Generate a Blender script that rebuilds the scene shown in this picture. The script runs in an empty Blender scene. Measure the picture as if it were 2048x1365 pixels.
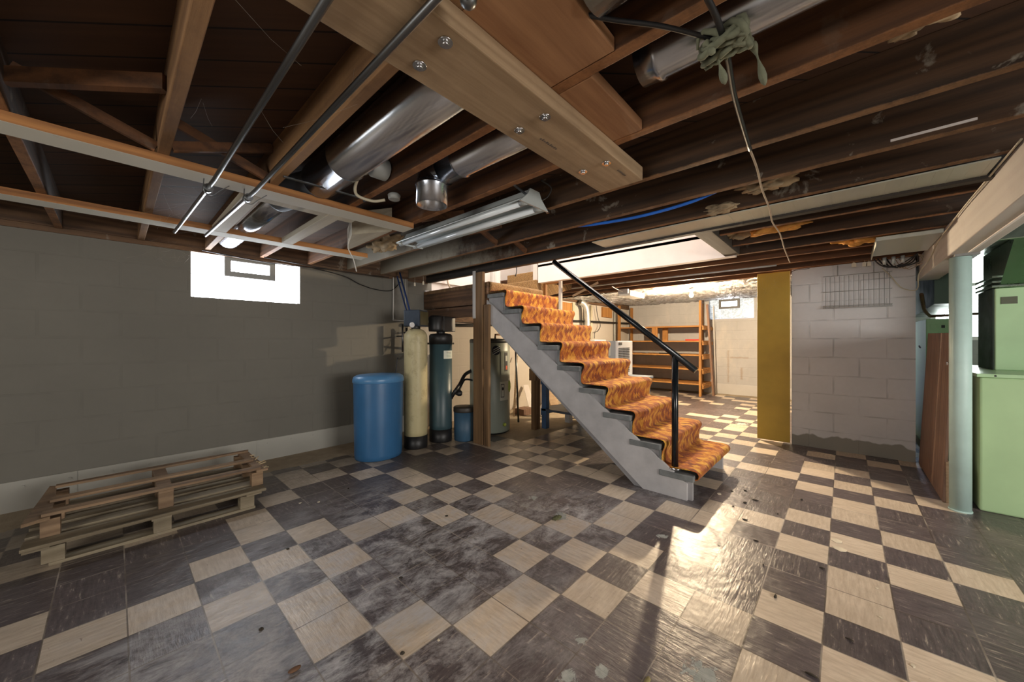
import bpy, bmesh, math, random
from mathutils import Vector, Matrix, noise
random.seed(7)
D=bpy.data; S=bpy.context.scene; COL=S.collection
PI=math.pi
# ---------------------------------------------------------------- camera
cam_d=D.cameras.new('camera'); cam=D.objects.new('camera',cam_d); COL.objects.link(cam)
cam_d.sensor_width=36; cam_d.lens=726.384*36/2048; cam_d.clip_start=.02; cam_d.clip_end=100
cam.location=(-1.8647,-1.4347,1.1856); cam.rotation_euler=(PI/2,0,.7406-PI/2); cam_d.shift_y=.0002
S.camera=cam
# ---------------------------------------------------------------- world, exposure
w=D.worlds.new('sky'); S.world=w; w.use_nodes=True
w.node_tree.nodes['Background'].inputs[0].default_value=(.62,.74,1,1)
w.node_tree.nodes['Background'].inputs[1].default_value=1.5
vs=S.view_settings; vs.view_transform='Standard'; vs.look='None'; vs.gamma=1; vs.exposure=.5; vs.use_curve_mapping=False
# ---------------------------------------------------------------- added fill lights, bare bulb
def area(name,loc,rot,sx,sy,power,col,spread=PI):
    l=D.lights.new(name,'AREA'); l.shape='RECTANGLE'; l.size=sx; l.size_y=sy; l.energy=power; l.color=col; l.spread=spread
    o=D.objects.new(name,l); COL.objects.link(o); o.location=loc; o.rotation_euler=rot; return o
area('added_rear_fill',(-4.85,-.9,1.25),(PI/2,0,-PI/2),1.7,1.1,34,(1,.95,.87))  # fill light added behind the camera, at an invented rear window
area('added_side_fill',(-.5,-4.85,1.3),(PI/2,0,0),2.0,1.1,82,(1,.95,.88))  # fill light added out of view, at an invented side window
area('added_stairwell_lamp',(1.55,1.2,3.85),(0,0,0),.8,2.6,60,(1,.93,.84))  # unseen lamp added to brighten the white stairwell walls
def bulb_light(loc,power,col,r):
    l=D.lights.new('bulb_light','POINT'); l.energy=power; l.color=col; l.shadow_soft_size=r
    o=D.objects.new('bulb_light',l); COL.objects.link(o); o.location=loc
bulb_light((4.4,.38,1.86),320,(1,.77,.50),.035)
# ---------------------------------------------------------------- materials
MATS={}
def newmat(name):
    m=D.materials.new(name); m.use_nodes=True; nt=m.node_tree
    return m,nt,nt.nodes['Principled BSDF']
def N(nt,t,**k):
    n=nt.nodes.new(t)
    for a,v in k.items(): setattr(n,a,v)
    return n
def L(nt,a,b): nt.links.new(a,b)
def mixc(nt,fac,a,b,mode='MIX'):
    n=N(nt,'ShaderNodeMix',data_type='RGBA',blend_type=mode)
    for i,v in ((0,fac),(6,a),(7,b)):
        if hasattr(v,'is_linked'): L(nt,v,n.inputs[i])
        elif isinstance(v,(tuple,list)): n.inputs[i].default_value=(*v[:3],1)
        else: n.inputs[i].default_value=v
    return n.outputs[2]
def ramp(nt,x,p0,p1,c0=(0,0,0),c1=(1,1,1)):
    n=N(nt,'ShaderNodeValToRGB'); n.color_ramp.elements[0].position=p0; n.color_ramp.elements[1].position=p1
    n.color_ramp.elements[0].color=(*c0,1); n.color_ramp.elements[1].color=(*c1,1); L(nt,x,n.inputs[0]); return n.outputs[0]
def mapv(nt,src,scale,loc=(0,0,0),rot=(0,0,0)):
    n=N(nt,'ShaderNodeMapping'); n.inputs[3].default_value=scale; n.inputs[1].default_value=loc; n.inputs[2].default_value=rot; L(nt,src,n.inputs[0]); return n.outputs[0]
def noi(nt,v,scale,detail=4,rough=.55,dist=0):
    n=N(nt,'ShaderNodeTexNoise'); n.inputs['Scale'].default_value=scale; n.inputs['Detail'].default_value=detail
    n.inputs['Roughness'].default_value=rough; n.inputs['Distortion'].default_value=dist
    if v is not None: L(nt,v,n.inputs[0])
    return n.outputs[0]
def pos(nt): return N(nt,'ShaderNodeNewGeometry').outputs['Position']
def objc(nt): return N(nt,'ShaderNodeTexCoord').outputs['Object']
def mth(nt,op,a,b=0,c=None):
    n=N(nt,'ShaderNodeMath',operation=op)
    for i,v in enumerate((a,b) if c is None else (a,b,c)):
        if hasattr(v,'is_linked'): L(nt,v,n.inputs[i])
        else: n.inputs[i].default_value=v
    return n.outputs[0]
def bump(nt,p,h,strength,dist=.01):
    n=N(nt,'ShaderNodeBump'); n.inputs['Strength'].default_value=strength; n.inputs['Distance'].default_value=dist
    L(nt,h,n.inputs['Height']); L(nt,n.outputs[0],p.inputs['Normal'])
def plain(name,col,rough=.6,metal=0,var=.25,vs=6,bmp=0,emit=None,es=1):
    if name in MATS: return MATS[name]
    m,nt,p=newmat(name); v=objc(nt); f=noi(nt,v,vs,5)
    dk=tuple(c*(1-var) for c in col); lt=tuple(min(1,c*(1+var*.6)) for c in col)
    L(nt,mixc(nt,ramp(nt,f,.3,.7),dk,lt),p.inputs['Base Color'])
    p.inputs['Roughness'].default_value=rough; p.inputs['Metallic'].default_value=metal
    if bmp: bump(nt,p,noi(nt,v,vs*6,3),bmp,.003)
    if emit: p.inputs['Emission Color'].default_value=(*emit,1); p.inputs['Emission Strength'].default_value=es
    MATS[name]=m; return m
def wood(name,c1,c2,axis='y',grain=1.0,rough=.72,stain=None,stain_amt=.5,paint=None,paint_at=None,paint_face=None,spots=0,edge=None):
    if name in MATS: return MATS[name]
    m,nt,p=newmat(name); v=pos(nt)
    s={'x':(.35,6,6),'y':(6,.35,6),'z':(6,6,.35)}[axis]
    big=noi(nt,mapv(nt,v,tuple(a*.55 for a in s)),2.2,5,.6,1.2)
    wv=N(nt,'ShaderNodeTexWave'); wv.wave_type='BANDS'; wv.bands_direction={'x':'Z','y':'Z','z':'X'}[axis]
    wv.inputs['Scale'].default_value=.8*grain; wv.inputs['Distortion'].default_value=16; wv.inputs['Detail'].default_value=4; wv.inputs['Detail Scale'].default_value=.8
    L(nt,mapv(nt,v,s,loc=(.3,.7,.1)),wv.inputs[0])
    fine=noi(nt,mapv(nt,v,tuple(a*5 for a in s)),2.2,5,.8,.3)
    f=mth(nt,'ADD',mth(nt,'MULTIPLY',wv.outputs['Fac'],.20),mth(nt,'ADD',mth(nt,'MULTIPLY',big,.62),mth(nt,'MULTIPLY',fine,.42)))
    col=mixc(nt,ramp(nt,f,.42,.80),c1,c2)
    if stain: col=mixc(nt,mth(nt,'MULTIPLY',ramp(nt,noi(nt,v,1.7,6,.7),.45,.65),stain_amt),col,stain)
    if spots:
        col=mixc(nt,mth(nt,'MULTIPLY',ramp(nt,noi(nt,v,7,6,.6,.4),.62,.68),spots),col,(.3,.27,.22))
    # knots
    vo=N(nt,'ShaderNodeTexVoronoi'); vo.inputs['Scale'].default_value=1.0; L(nt,mapv(nt,v,tuple(a*.75+.35 for a in s)),vo.inputs[0])
    col=mixc(nt,ramp(nt,vo.outputs['Distance'],.05,.14,(.75,)*3,(0,)*3),col,tuple(a*.35 for a in c1))
    if paint:
        g=N(nt,'ShaderNodeNewGeometry'); sx=N(nt,'ShaderNodeSeparateXYZ'); 
        if paint_face=='bottom':
            L(nt,g.outputs['True Normal'],sx.inputs[0]); fac=mth(nt,'LESS_THAN',sx.outputs[2],-.5)
            fac=mth(nt,'MULTIPLY',fac,ramp(nt,noi(nt,v,9,5,.7),.25,.36))
        else:
            L(nt,v,sx.inputs[0]); fac=mth(nt,'MULTIPLY',mth(nt,'SUBTRACT',sx.outputs[1],paint_at),1.1)
            fac=mth(nt,'ADD',fac,mth(nt,'MULTIPLY',mth(nt,'SUBTRACT',noi(nt,v,3,6,.75),.5),2.6))
            fac=mth(nt,'MULTIPLY',ramp(nt,fac,.0,.6),.85)
        col=mixc(nt,fac,col,paint)
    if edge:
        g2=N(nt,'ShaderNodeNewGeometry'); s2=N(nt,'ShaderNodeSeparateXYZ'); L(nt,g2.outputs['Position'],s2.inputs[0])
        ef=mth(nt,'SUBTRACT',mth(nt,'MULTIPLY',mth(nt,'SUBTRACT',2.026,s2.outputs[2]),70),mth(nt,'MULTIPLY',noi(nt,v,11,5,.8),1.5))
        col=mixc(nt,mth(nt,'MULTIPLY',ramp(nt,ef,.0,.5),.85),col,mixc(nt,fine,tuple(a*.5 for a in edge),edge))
    L(nt,col,p.inputs['Base Color']); p.inputs['Roughness'].default_value=rough
    bump(nt,p,f,.35,.004)
    MATS[name]=m; return m
def blocks(name,c,bw,bh,axis,loc=(0,0),mort=.012,rough=.75,stains=None,dark=.8,joint=.5,bare=None,second=None,bs=.5,rust=None):
    if name in MATS: return MATS[name]
    m,nt,p=newmat(name); v=pos(nt)
    sx=N(nt,'ShaderNodeSeparateXYZ'); L(nt,v,sx.inputs[0]); cb=N(nt,'ShaderNodeCombineXYZ')
    L(nt,mth(nt,'ADD',sx.outputs[0 if axis=='x' else 1],loc[0]),cb.inputs[0]); L(nt,mth(nt,'ADD',sx.outputs[2],loc[1]),cb.inputs[1])
    wob=noi(nt,v,7,3); 
    b=N(nt,'ShaderNodeTexBrick'); b.inputs['Scale'].default_value=1; b.inputs['Brick Width'].default_value=bw; b.inputs['Row Height'].default_value=bh
    b.inputs['Mortar Size'].default_value=mort; b.inputs['Mortar Smooth'].default_value=.6; b.offset=.5
    b.inputs['Color1'].default_value=(.0,.0,.0,1); b.inputs['Color2'].default_value=(1,1,1,1)
    vm=N(nt,'ShaderNodeVectorMath',operation='ADD'); L(nt,cb.outputs[0],vm.inputs[0])
    cw=N(nt,'ShaderNodeCombineXYZ'); L(nt,mth(nt,'MULTIPLY',wob,.012),cw.inputs[1]); L(nt,cw.outputs[0],vm.inputs[1]); L(nt,vm.outputs[0],b.inputs[0])
    n1=noi(nt,v,1.3,5,.6); n2=noi(nt,v,22,4,.6)
    col=mixc(nt,ramp(nt,n1,.3,.7),tuple(a*.86 for a in c),c)
    col=mixc(nt,mth(nt,'MULTIPLY',ramp(nt,n2,.35,.7),.12),col,tuple(a*.7 for a in c))
    pk=ramp(nt,noi(nt,v,5,2,.5),.4,.62)
    col=mixc(nt,mth(nt,'MULTIPLY',mth(nt,'MULTIPLY',b.outputs['Fac'],pk),joint),col,tuple(a*.45 for a in c))
    if stains: col=mixc(nt,mth(nt,'MULTIPLY',ramp(nt,noi(nt,mapv(nt,v,(1.4,1.4,.7)),1.5,6,.7),.5,.75),.5),col,stains)
    if rust:
        nn=mth(nt,'MULTIPLY',mth(nt,'SUBTRACT',noi(nt,v,14,5,.7),.5),.05)
        for (yc,hw,za,zb) in rust:
            dy=mth(nt,'SUBTRACT',hw,mth(nt,'ABSOLUTE',mth(nt,'SUBTRACT',mth(nt,'ADD',sx.outputs[1],nn),yc)))
            dz=mth(nt,'SUBTRACT',(zb-za)/2,mth(nt,'ABSOLUTE',mth(nt,'SUBTRACT',mth(nt,'ADD',sx.outputs[2],nn),(za+zb)/2)))
            mk=mth(nt,'MULTIPLY',ramp(nt,mth(nt,'MULTIPLY',mth(nt,'MINIMUM',dy,dz),30),.0,1),.5)
            col=mixc(nt,mk,col,(.27,.17,.07))
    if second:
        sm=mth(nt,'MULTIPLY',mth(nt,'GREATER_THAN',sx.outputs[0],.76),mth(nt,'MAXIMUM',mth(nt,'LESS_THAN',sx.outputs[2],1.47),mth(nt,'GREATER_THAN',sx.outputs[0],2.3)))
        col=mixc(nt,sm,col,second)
    if bare:
        msk=mth(nt,'ADD',mth(nt,'MULTIPLY',sx.outputs[2],-7),mth(nt,'MULTIPLY',noi(nt,mapv(nt,v,(1,1,.4)),3.3,3,.5),2.4))
        col=mixc(nt,ramp(nt,msk,.28,.36),col,bare)
    L(nt,col,p.inputs['Base Color']); p.inputs['Roughness'].default_value=rough
    h=mth(nt,'SUBTRACT',mth(nt,'MULTIPLY',n2,.35),mth(nt,'MULTIPLY',b.outputs['Fac'],mth(nt,'ADD',mth(nt,'MULTIPLY',pk,.5),.35)))
    bump(nt,p,h,bs,.012)
    MATS[name]=m; return m
def metal(name,col=(.55,.57,.6),rough=.3,met=1,streak=None):
    if name in MATS: return MATS[name]
    m,nt,p=newmat(name); v=pos(nt); f=noi(nt,mapv(nt,v,streak or (3,3,3)),2,4)
    L(nt,mixc(nt,f,tuple(a*.7 for a in col),col),p.inputs['Base Color'])
    p.inputs['Metallic'].default_value=met
    L(nt,ramp(nt,f,.2,.8,(rough*.7,)*3,(min(1,rough*1.5),)*3),p.inputs['Roughness'])
    bump(nt,p,noi(nt,v,6,2),.12,.01)
    MATS[name]=m; return m
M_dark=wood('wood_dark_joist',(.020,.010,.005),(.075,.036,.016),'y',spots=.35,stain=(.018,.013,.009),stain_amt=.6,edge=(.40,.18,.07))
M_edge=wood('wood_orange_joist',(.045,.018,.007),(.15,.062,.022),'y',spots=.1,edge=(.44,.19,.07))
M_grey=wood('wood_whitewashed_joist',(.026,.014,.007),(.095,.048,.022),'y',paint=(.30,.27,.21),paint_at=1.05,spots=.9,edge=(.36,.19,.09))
M_tan=wood('wood_tan_joist',(.15,.075,.032),(.34,.19,.085),'y',stain=(.07,.035,.02))
M_strip=wood('wood_furring',(.17,.065,.02),(.42,.19,.06),'x',paint=(.62,.60,.52),paint_face='bottom')
M_slab=wood('wood_pine_slab',(.27,.18,.10),(.43,.305,.185),'x',grain=2.2,stain=(.20,.13,.075),stain_amt=.6)
M_red=wood('wood_fir_blocking',(.24,.11,.05),(.40,.21,.10),'x',grain=1.6)
M_sub=None
M_post=wood('wood_brown_post',(.10,.055,.025),(.26,.15,.07),'z')
M_pal=wood('wood_pallet',(.17,.10,.055),(.36,.24,.14),'x',stain=(.10,.07,.045))
M_pal2=wood('wood_pallet_grey',(.15,.115,.07),(.30,.25,.17),'x',stain=(.09,.07,.05),spots=.4)
M_shelf=wood('wood_shelf',(.24,.10,.024),(.44,.21,.055),'y')
M_shelfz=wood('wood_shelf_upright',(.24,.10,.024),(.44,.21,.055),'z')
M_plank=wood('wood_worn_plank',(.15,.08,.05),(.27,.155,.10),'z',stain=(.1,.06,.045))
M_wpaint=wood('wood_white_painted',(.45,.44,.42),(.60,.58,.55),'z',spots=.15)
M_beam=wood('wood_beam_painted',(.47,.43,.41),(.52,.49,.46),'x',stain=(.38,.35,.34),spots=.1)
M_string=plain('wood_stringer_paint',(.50,.485,.49),.65,0,.18,5,.3)
M_carriage=plain('grey_carriage_paint',(.36,.35,.36),.7,0,.2,6,.3)
M_tread=plain('grey_tread_paint',(.19,.20,.20),.6,var=.35,vs=9,bmp=.3)
M_gal=metal('galvanised_steel',(.58,.63,.72),.21,streak=(6,.5,6))
M_gal2=metal('dull_galvanised_steel',(.36,.40,.46),.6,streak=(6,.5,6))
M_iron=metal('black_iron_pipe',(.22,.23,.24),.32,streak=(8,.6,8))
M_chrome=metal('zinc_bolt',(.75,.76,.78),.2)
M_black=plain('black_plastic',(.012,.012,.013),.45)
M_rail=plain('black_enamel',(.006,.009,.012),.22)
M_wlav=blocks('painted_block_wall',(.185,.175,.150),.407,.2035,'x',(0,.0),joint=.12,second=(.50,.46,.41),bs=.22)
M_wback=blocks('white_block_wall',(.46,.455,.46),.407,.2035,'y',(.1,0),joint=.15,bs=.25,rust=((.48,.03,.25,1.0),(.22,.035,.33,.62),(.27,.19,.79,.85)),stains=(.62,.57,.5))
M_wpier=blocks('grey_block_pier',(.62,.62,.63),.407,.2035,'y',(.13,.0),mort=.008,joint=.5,bs=.45,bare=(.25,.24,.21))
M_conc=plain('concrete',(.42,.36,.28),.85,var=.4,vs=3,bmp=.5)
M_white=plain('white_plaster',(.82,.77,.74),.8,var=.05)
M_bandm=plain('pale_base_board',(.40,.39,.35),.6,var=.1,vs=2)
M_green=plain('green_enamel',(.48,.70,.42),.28,0,.15,2)
M_mint=plain('mint_column_paint',(.50,.68,.64),.5,0,.10,5,.3)
M_greenwall=plain('green_cabinet_face',(.42,.60,.33),.45,0,.12,2)
M_gduct=metal('green_tinted_duct',(.36,.46,.38),.28)
M_dkduct=metal('dark_duct',(.10,.13,.11),.4)
M_yellow=plain('mustard_panel_paint',(.44,.29,.035),.6,0,.15,3)
M_foil=None
M_bluetub=plain('blue_brine_plastic',(.035,.135,.30),.36,0,.12,4)
M_smallblue=plain('small_tank_blue',(.04,.10,.17),.5,0,.2,4)
M_tankblue=plain('teal_tank_wrap',(.045,.085,.10),.4,0,.15,3)
M_tankcream=None
M_heater=plain('heater_grey_green',(.30,.34,.29),.38,0,.1,2)
M_benchblue=plain('bench_blue_paint',(.05,.12,.25),.55,0,.25,6)
M_acgrey=plain('grey_appliance',(.36,.38,.40),.45,0,.06,2)
M_acwhite=plain('white_appliance',(.72,.72,.72),.4,0,.05)
M_paper=plain('paper_tag',(.80,.74,.60),.8,0,.08)
M_label=plain('label_paper',(.62,.64,.56),.6,0,.05)
M_ink=plain('label_ink',(.02,.02,.025),.6,0,.1)
M_redp=plain('red_plastic',(.65,.03,.02),.4)
M_orangep=plain('orange_sticker',(.75,.12,.03),.5)
M_yelgreen=plain('yellow_green_tag',(.5,.6,.1),.5)
M_blue=plain('blue_hose',(.02,.16,.70),.4)
M_navy=plain('navy_pipe_paint',(.05,.10,.30),.4)
M_cord=plain('tan_cord',(.40,.31,.22),.8)
M_cable=plain('cream_cable',(.50,.45,.33),.5)
M_cloth=plain('sage_cloth',(.17,.18,.12),.95,0,.4,14,.6)
M_copper=plain('old_copper',(.22,.12,.07),.45,.6)
M_ins=plain('insulation_fluff',(.42,.32,.20),1,0,.5,9,1)
M_insor=plain('insulation_orange',(.62,.30,.07),1,0,.5,9,1)
M_alu=plain('pale_metal',(.55,.60,.60),.45,.3,.06)
M_tube=plain('lamp_tube_glass',(.70,.76,.80),.15,0,.02)
M_web=plain('cobweb_silk',(.45,.42,.36),.9)
M_debris=plain('dark_debris',(.04,.03,.02),.9); M_chip=plain('paint_chip',(.70,.62,.48),.8)
def m_sub():
    m,nt,p=newmat('diagonal_subfloor_boards'); v=pos(nt); r=mapv(nt,v,(1,1,1),rot=(0,0,PI/4))
    sx=N(nt,'ShaderNodeSeparateXYZ'); L(nt,r,sx.inputs[0])
    t=mth(nt,'DIVIDE',sx.outputs[1],.14); fr=mth(nt,'FRACT',t); fl=mth(nt,'FLOOR',t)
    wn=N(nt,'ShaderNodeTexWhiteNoise',noise_dimensions='1D'); L(nt,fl,wn.inputs['W'])
    g=noi(nt,mapv(nt,r,(.6,14,14)),2,4)
    col=mixc(nt,g,(.03,.012,.005),(.11,.047,.018)); col=mixc(nt,mth(nt,'MULTIPLY',wn.outputs[0],.5),col,(.05,.022,.01))
    seam=mth(nt,'LESS_THAN',fr,.05); col=mixc(nt,seam,col,(.005,.003,.002))
    L(nt,col,p.inputs['Base Color']); p.inputs['Roughness'].default_value=.8; return m
M_sub=m_sub()
def m_foil():
    m,nt,p=newmat('crinkled_foil'); v=pos(nt)
    L(nt,mixc(nt,ramp(nt,noi(nt,mapv(nt,v,(1,2.2,1)),5,7,.8,1.5),.45,.58),(.60,.61,.63),(.22,.20,.18)),p.inputs['Base Color'])  # dark crease shading painted into the colour to strengthen the crinkles
    p.inputs['Metallic'].default_value=.9; p.inputs['Roughness'].default_value=.24
    bump(nt,p,noi(nt,mapv(nt,v,(1,1.7,1)),9,6,.75,1.0),1,.14); return m
M_foil=m_foil()
def m_cream():
    m,nt,p=newmat('cream_tank_shell'); v=objc(nt)
    c=mixc(nt,noi(nt,v,3,4),(.45,.38,.20),(.56,.50,.30))
    c=mixc(nt,mth(nt,'MULTIPLY',ramp(nt,noi(nt,mapv(nt,v,(1,1,.8)),7,8,.85),.52,.68),.55),c,(.18,.12,.055))
    L(nt,c,p.inputs['Base Color']); p.inputs['Roughness'].default_value=.45
    bump(nt,p,noi(nt,mapv(nt,v,(1,1,12)),8,3),.2,.003); return m
M_tankcream=m_cream()
def m_glassblock(name,base,es,texamt):
    m,nt,p=newmat(name); v=pos(nt)
    c=mixc(nt,mth(nt,'MULTIPLY',ramp(nt,noi(nt,mapv(nt,v,(1,1,2)),13,6,.8),.46,.58),texamt),base,(.45,.55,.62))
    L(nt,c,p.inputs['Emission Color']); p.inputs['Emission Strength'].default_value=es
    L(nt,mixc(nt,.55,c,(.1,.1,.1)),p.inputs['Base Color']); p.inputs['Roughness'].default_value=.15; return m
M_gb1=m_glassblock('daylit_glass_block',(.90,.94,1),12,.0)
M_gb2=m_glassblock('daylit_textured_block',(.78,.88,.98),.42,1.0)
M_gb3=m_glassblock('daylit_pane',(.92,1,.96),14.0,.0)
M_bulb=plain('lit_bulb_glass',(1,.9,.7),.3,emit=(1,.82,.55),es=40)
M_opalwhite=plain('white_opal_plastic',(.8,.8,.78),.4)  # plain white plastic without emission
def m_carpet(name,cols,scale,rot=True,fiber=(40,40,40)):
    m,nt,p=newmat(name); tc=N(nt,'ShaderNodeUVMap'); uv=tc.outputs[0]
    r=mapv(nt,mapv(nt,uv,(1.15,.8,1)),(1,1,1),rot=(0,0,PI/4)) if rot else uv
    sx=N(nt,'ShaderNodeSeparateXYZ'); L(nt,r,sx.inputs[0])
    def cell(s):
        a=mth(nt,'FLOOR',mth(nt,'MULTIPLY',sx.outputs[0],s)); b=mth(nt,'FLOOR',mth(nt,'MULTIPLY',sx.outputs[1],s))
        cb=N(nt,'ShaderNodeCombineXYZ'); L(nt,a,cb.inputs[0]); L(nt,b,cb.inputs[1])
        wn=N(nt,'ShaderNodeTexWhiteNoise',noise_dimensions='2D'); L(nt,cb.outputs[0],wn.inputs[0])
        return wn.outputs[0]
    f1=cell(scale); f2=cell(scale*3)
    n=noi(nt,mapv(nt,uv,(1,1,1)),55,4,.8); n2=noi(nt,uv,3.5,4)
    f=mth(nt,'ADD',mth(nt,'MULTIPLY',f1,.55),mth(nt,'ADD',mth(nt,'MULTIPLY',f2,.16),mth(nt,'ADD',mth(nt,'MULTIPLY',n,.34),mth(nt,'MULTIPLY',n2,.22))))
    cr=N(nt,'ShaderNodeValToRGB'); L(nt,f,cr.inputs[0]); e=cr.color_ramp.elements
    e[0].position=.3; e[0].color=(*cols[0],1); e[1].position=.92; e[1].color=(*cols[3],1)
    for q,c in ((.52,cols[1]),(.7,cols[2])): x=e.new(q); x.color=(*c,1)
    col=cr.outputs[0]
    if rot:
        fr=mth(nt,'MINIMUM',mth(nt,'FRACT',mth(nt,'MULTIPLY',sx.outputs[0],scale*3)),mth(nt,'FRACT',mth(nt,'MULTIPLY',sx.outputs[1],scale*3)))
        col=mixc(nt,mth(nt,'MULTIPLY',mth(nt,'LESS_THAN',fr,.14),.55),col,(.16,.03,.004))
    L(nt,col,p.inputs['Base Color']); p.inputs['Roughness'].default_value=.95
    p.inputs['Sheen Weight'].default_value=.15
    bump(nt,p,noi(nt,uv,120,3,.8),.9,.012); return m
M_carpet=m_carpet('orange_diamond_carpet',((.20,.03,.002),(.48,.11,.003),(.70,.25,.008),(.92,.50,.05)),25)
M_brown=m_carpet('brown_fleck_carpet',((.07,.03,.008),(.20,.10,.025),(.32,.17,.045),(.45,.28,.10)),230,False)
# ---------------------------------------------------------------- mesh builder
class MB:
    def __init__(s): s.bm=bmesh.new()
    def face(s,pts):
        return s.bm.faces.new([s.bm.verts.new(p) for p in pts])
    def box(s,x0,x1,y0,y1,z0,z1,M=None):
        P=[Vector((x,y,z)) for z in (z0,z1) for y in (y0,y1) for x in (x0,x1)]
        if M: P=[M@p for p in P]
        v=[s.bm.verts.new(p) for p in P]
        for f in ((0,2,3,1),(4,5,7,6),(0,1,5,4),(2,6,7,3),(0,4,6,2),(1,3,7,5)): s.bm.faces.new([v[i] for i in f])
        return s
    def bar(s,p0,p1,w,h,up=(0,0,1)):
        p0,p1=Vector(p0),Vector(p1); d=(p1-p0); l=d.length; d.normalize(); u=Vector(up)
        r=d.cross(u); 
        if r.length<1e-4: r=d.cross(Vector((1,0,0)))
        r.normalize(); u=r.cross(d)
        M=Matrix((( *[r[0],d[0],u[0],p0[0]],),( *[r[1],d[1],u[1],p0[1]],),( *[r[2],d[2],u[2],p0[2]],),(0,0,0,1)))
        return s.box(-w/2,w/2,0,l,-h/2,h/2,M)
    def prism(s,poly,axis,a,b):
        def mk(u,v,t): return {'x':(t,u,v),'y':(u,t,v),'z':(u,v,t)}[axis]
        A=[s.bm.verts.new(mk(u,v,a)) for u,v in poly]; B=[s.bm.verts.new(mk(u,v,b)) for u,v in poly]
        n=len(poly); s.bm.faces.new(A); s.bm.faces.new(B[::-1])
        for i in range(n): s.bm.faces.new((A[i],B[i],B[(i+1)%n],A[(i+1)%n]))
        return s
    def tube(s,pts,r,seg=10,cap=True,rad=None):
        pts=[Vector(p) for p in pts]; rings=[]; n=len(pts); prev=None
        for i,p in enumerate(pts):
            d=(pts[min(i+1,n-1)]-pts[max(i-1,0)]).normalized()
            if prev is None:
                u=d.cross(Vector((0,0,1))); 
                if u.length<1e-3: u=d.cross(Vector((1,0,0)))
            else: u=prev-d*prev.dot(d)
            u.normalize(); prev=u; v=d.cross(u); rr=rad[i] if rad else r
            rings.append([s.bm.verts.new(p+rr*(math.cos(2*PI*k/seg)*u+math.sin(2*PI*k/seg)*v)) for k in range(seg)])
        for a,b in zip(rings,rings[1:]):
            for k in range(seg): f=s.bm.faces.new((a[k],a[(k+1)%seg],b[(k+1)%seg],b[k])); f.smooth=True
        if cap:
            s.bm.faces.new(rings[0][::-1]); s.bm.faces.new(rings[-1])
        return s
    def lathe(s,prof,c,seg=40,axis='z',cap=True,sq=(1,1)):
        rings=[]
        for r,h in prof:
            R=[]
            for k in range(seg):
                a=2*PI*k/seg; x,y=r*math.cos(a)*sq[0],r*math.sin(a)*sq[1]
                q={'z':(x,y,h),'x':(h,x,y),'y':(x,h,y)}[axis]; R.append(s.bm.verts.new(Vector(q)+Vector(c)))
            rings.append(R)
        for a,b in zip(rings,rings[1:]):
            for k in range(seg): f=s.bm.faces.new((a[k],a[(k+1)%seg],b[(k+1)%seg],b[k])); f.smooth=True
        if cap: s.bm.faces.new(rings[0][::-1]); s.bm.faces.new(rings[-1])
        return s
    def ball(s,c,r,sub=2,sc=(1,1,1),jit=0,fr=6):
        ret=bmesh.ops.create_icosphere(s.bm,subdivisions=sub,radius=1)
        for v in ret['verts']:
            p=v.co.copy(); k=1+jit*noise.noise(p*fr+Vector(c)*7)
            v.co=Vector(c)+Vector((p.x*r*sc[0]*k,p.y*r*sc[1]*k,p.z*r*sc[2]*k))
            for f in v.link_faces: f.smooth=True
        return s
    def build(s,name,mat,parent=None,origin=None,bevel=0,uv=None,**tags):
        bmesh.ops.recalc_face_normals(s.bm,faces=s.bm.faces)
        O=Vector((0,0,0))
        if parent is not None:
            q=parent
            while q is not None: O+=q.location; q=q.parent
        elif origin is not None: O=Vector(origin)
        else:
            vs_=[v.co for v in s.bm.verts]
            O=Vector([(min(v[i] for v in vs_)+max(v[i] for v in vs_))/2 for i in range(3)]); O.z=min(v[2] for v in vs_)
        for v in s.bm.verts: v.co-=O
        me=D.meshes.new(name); s.bm.to_mesh(me); s.bm.free()
        for m in (mat if isinstance(mat,(list,tuple)) else [mat]): me.materials.append(m)
        o=D.objects.new(name,me); COL.objects.link(o)
        if parent is not None: o.parent=parent
        else: o.location=O
        if bevel:
            b=o.modifiers.new('bevel','BEVEL'); b.width=bevel; b.segments=2; b.limit_method='ANGLE'; b.angle_limit=.7
        for k,v in tags.items(): o[k]=v
        return o
def thing(name,loc,label,category,group=None):
    o=D.objects.new(name,None); COL.objects.link(o); o.location=loc; o.empty_display_size=.05
    o['label']=label; o['category']=category
    if group: o['group']=group
    return o
def struct(name,mb,mat,**k):
    return mb.build(name,mat,kind='structure',**k)
def curve_pts(pts,n=8):
    pts=[Vector(p) for p in pts]; out=[]
    for i in range(len(pts)-1):
        p0=pts[max(i-1,0)];p1=pts[i];p2=pts[i+1];p3=pts[min(i+2,len(pts)-1)]
        for k in range(n):
            t=k/n; out.append(.5*((2*p1)+(-p0+p2)*t+(2*p0-5*p1+4*p2-p3)*t*t+(-p0+3*p1-3*p2+p3)*t**3))
    out.append(pts[-1]); return out
# ---------------------------------------------------------------- floor
T=.2286
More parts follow.
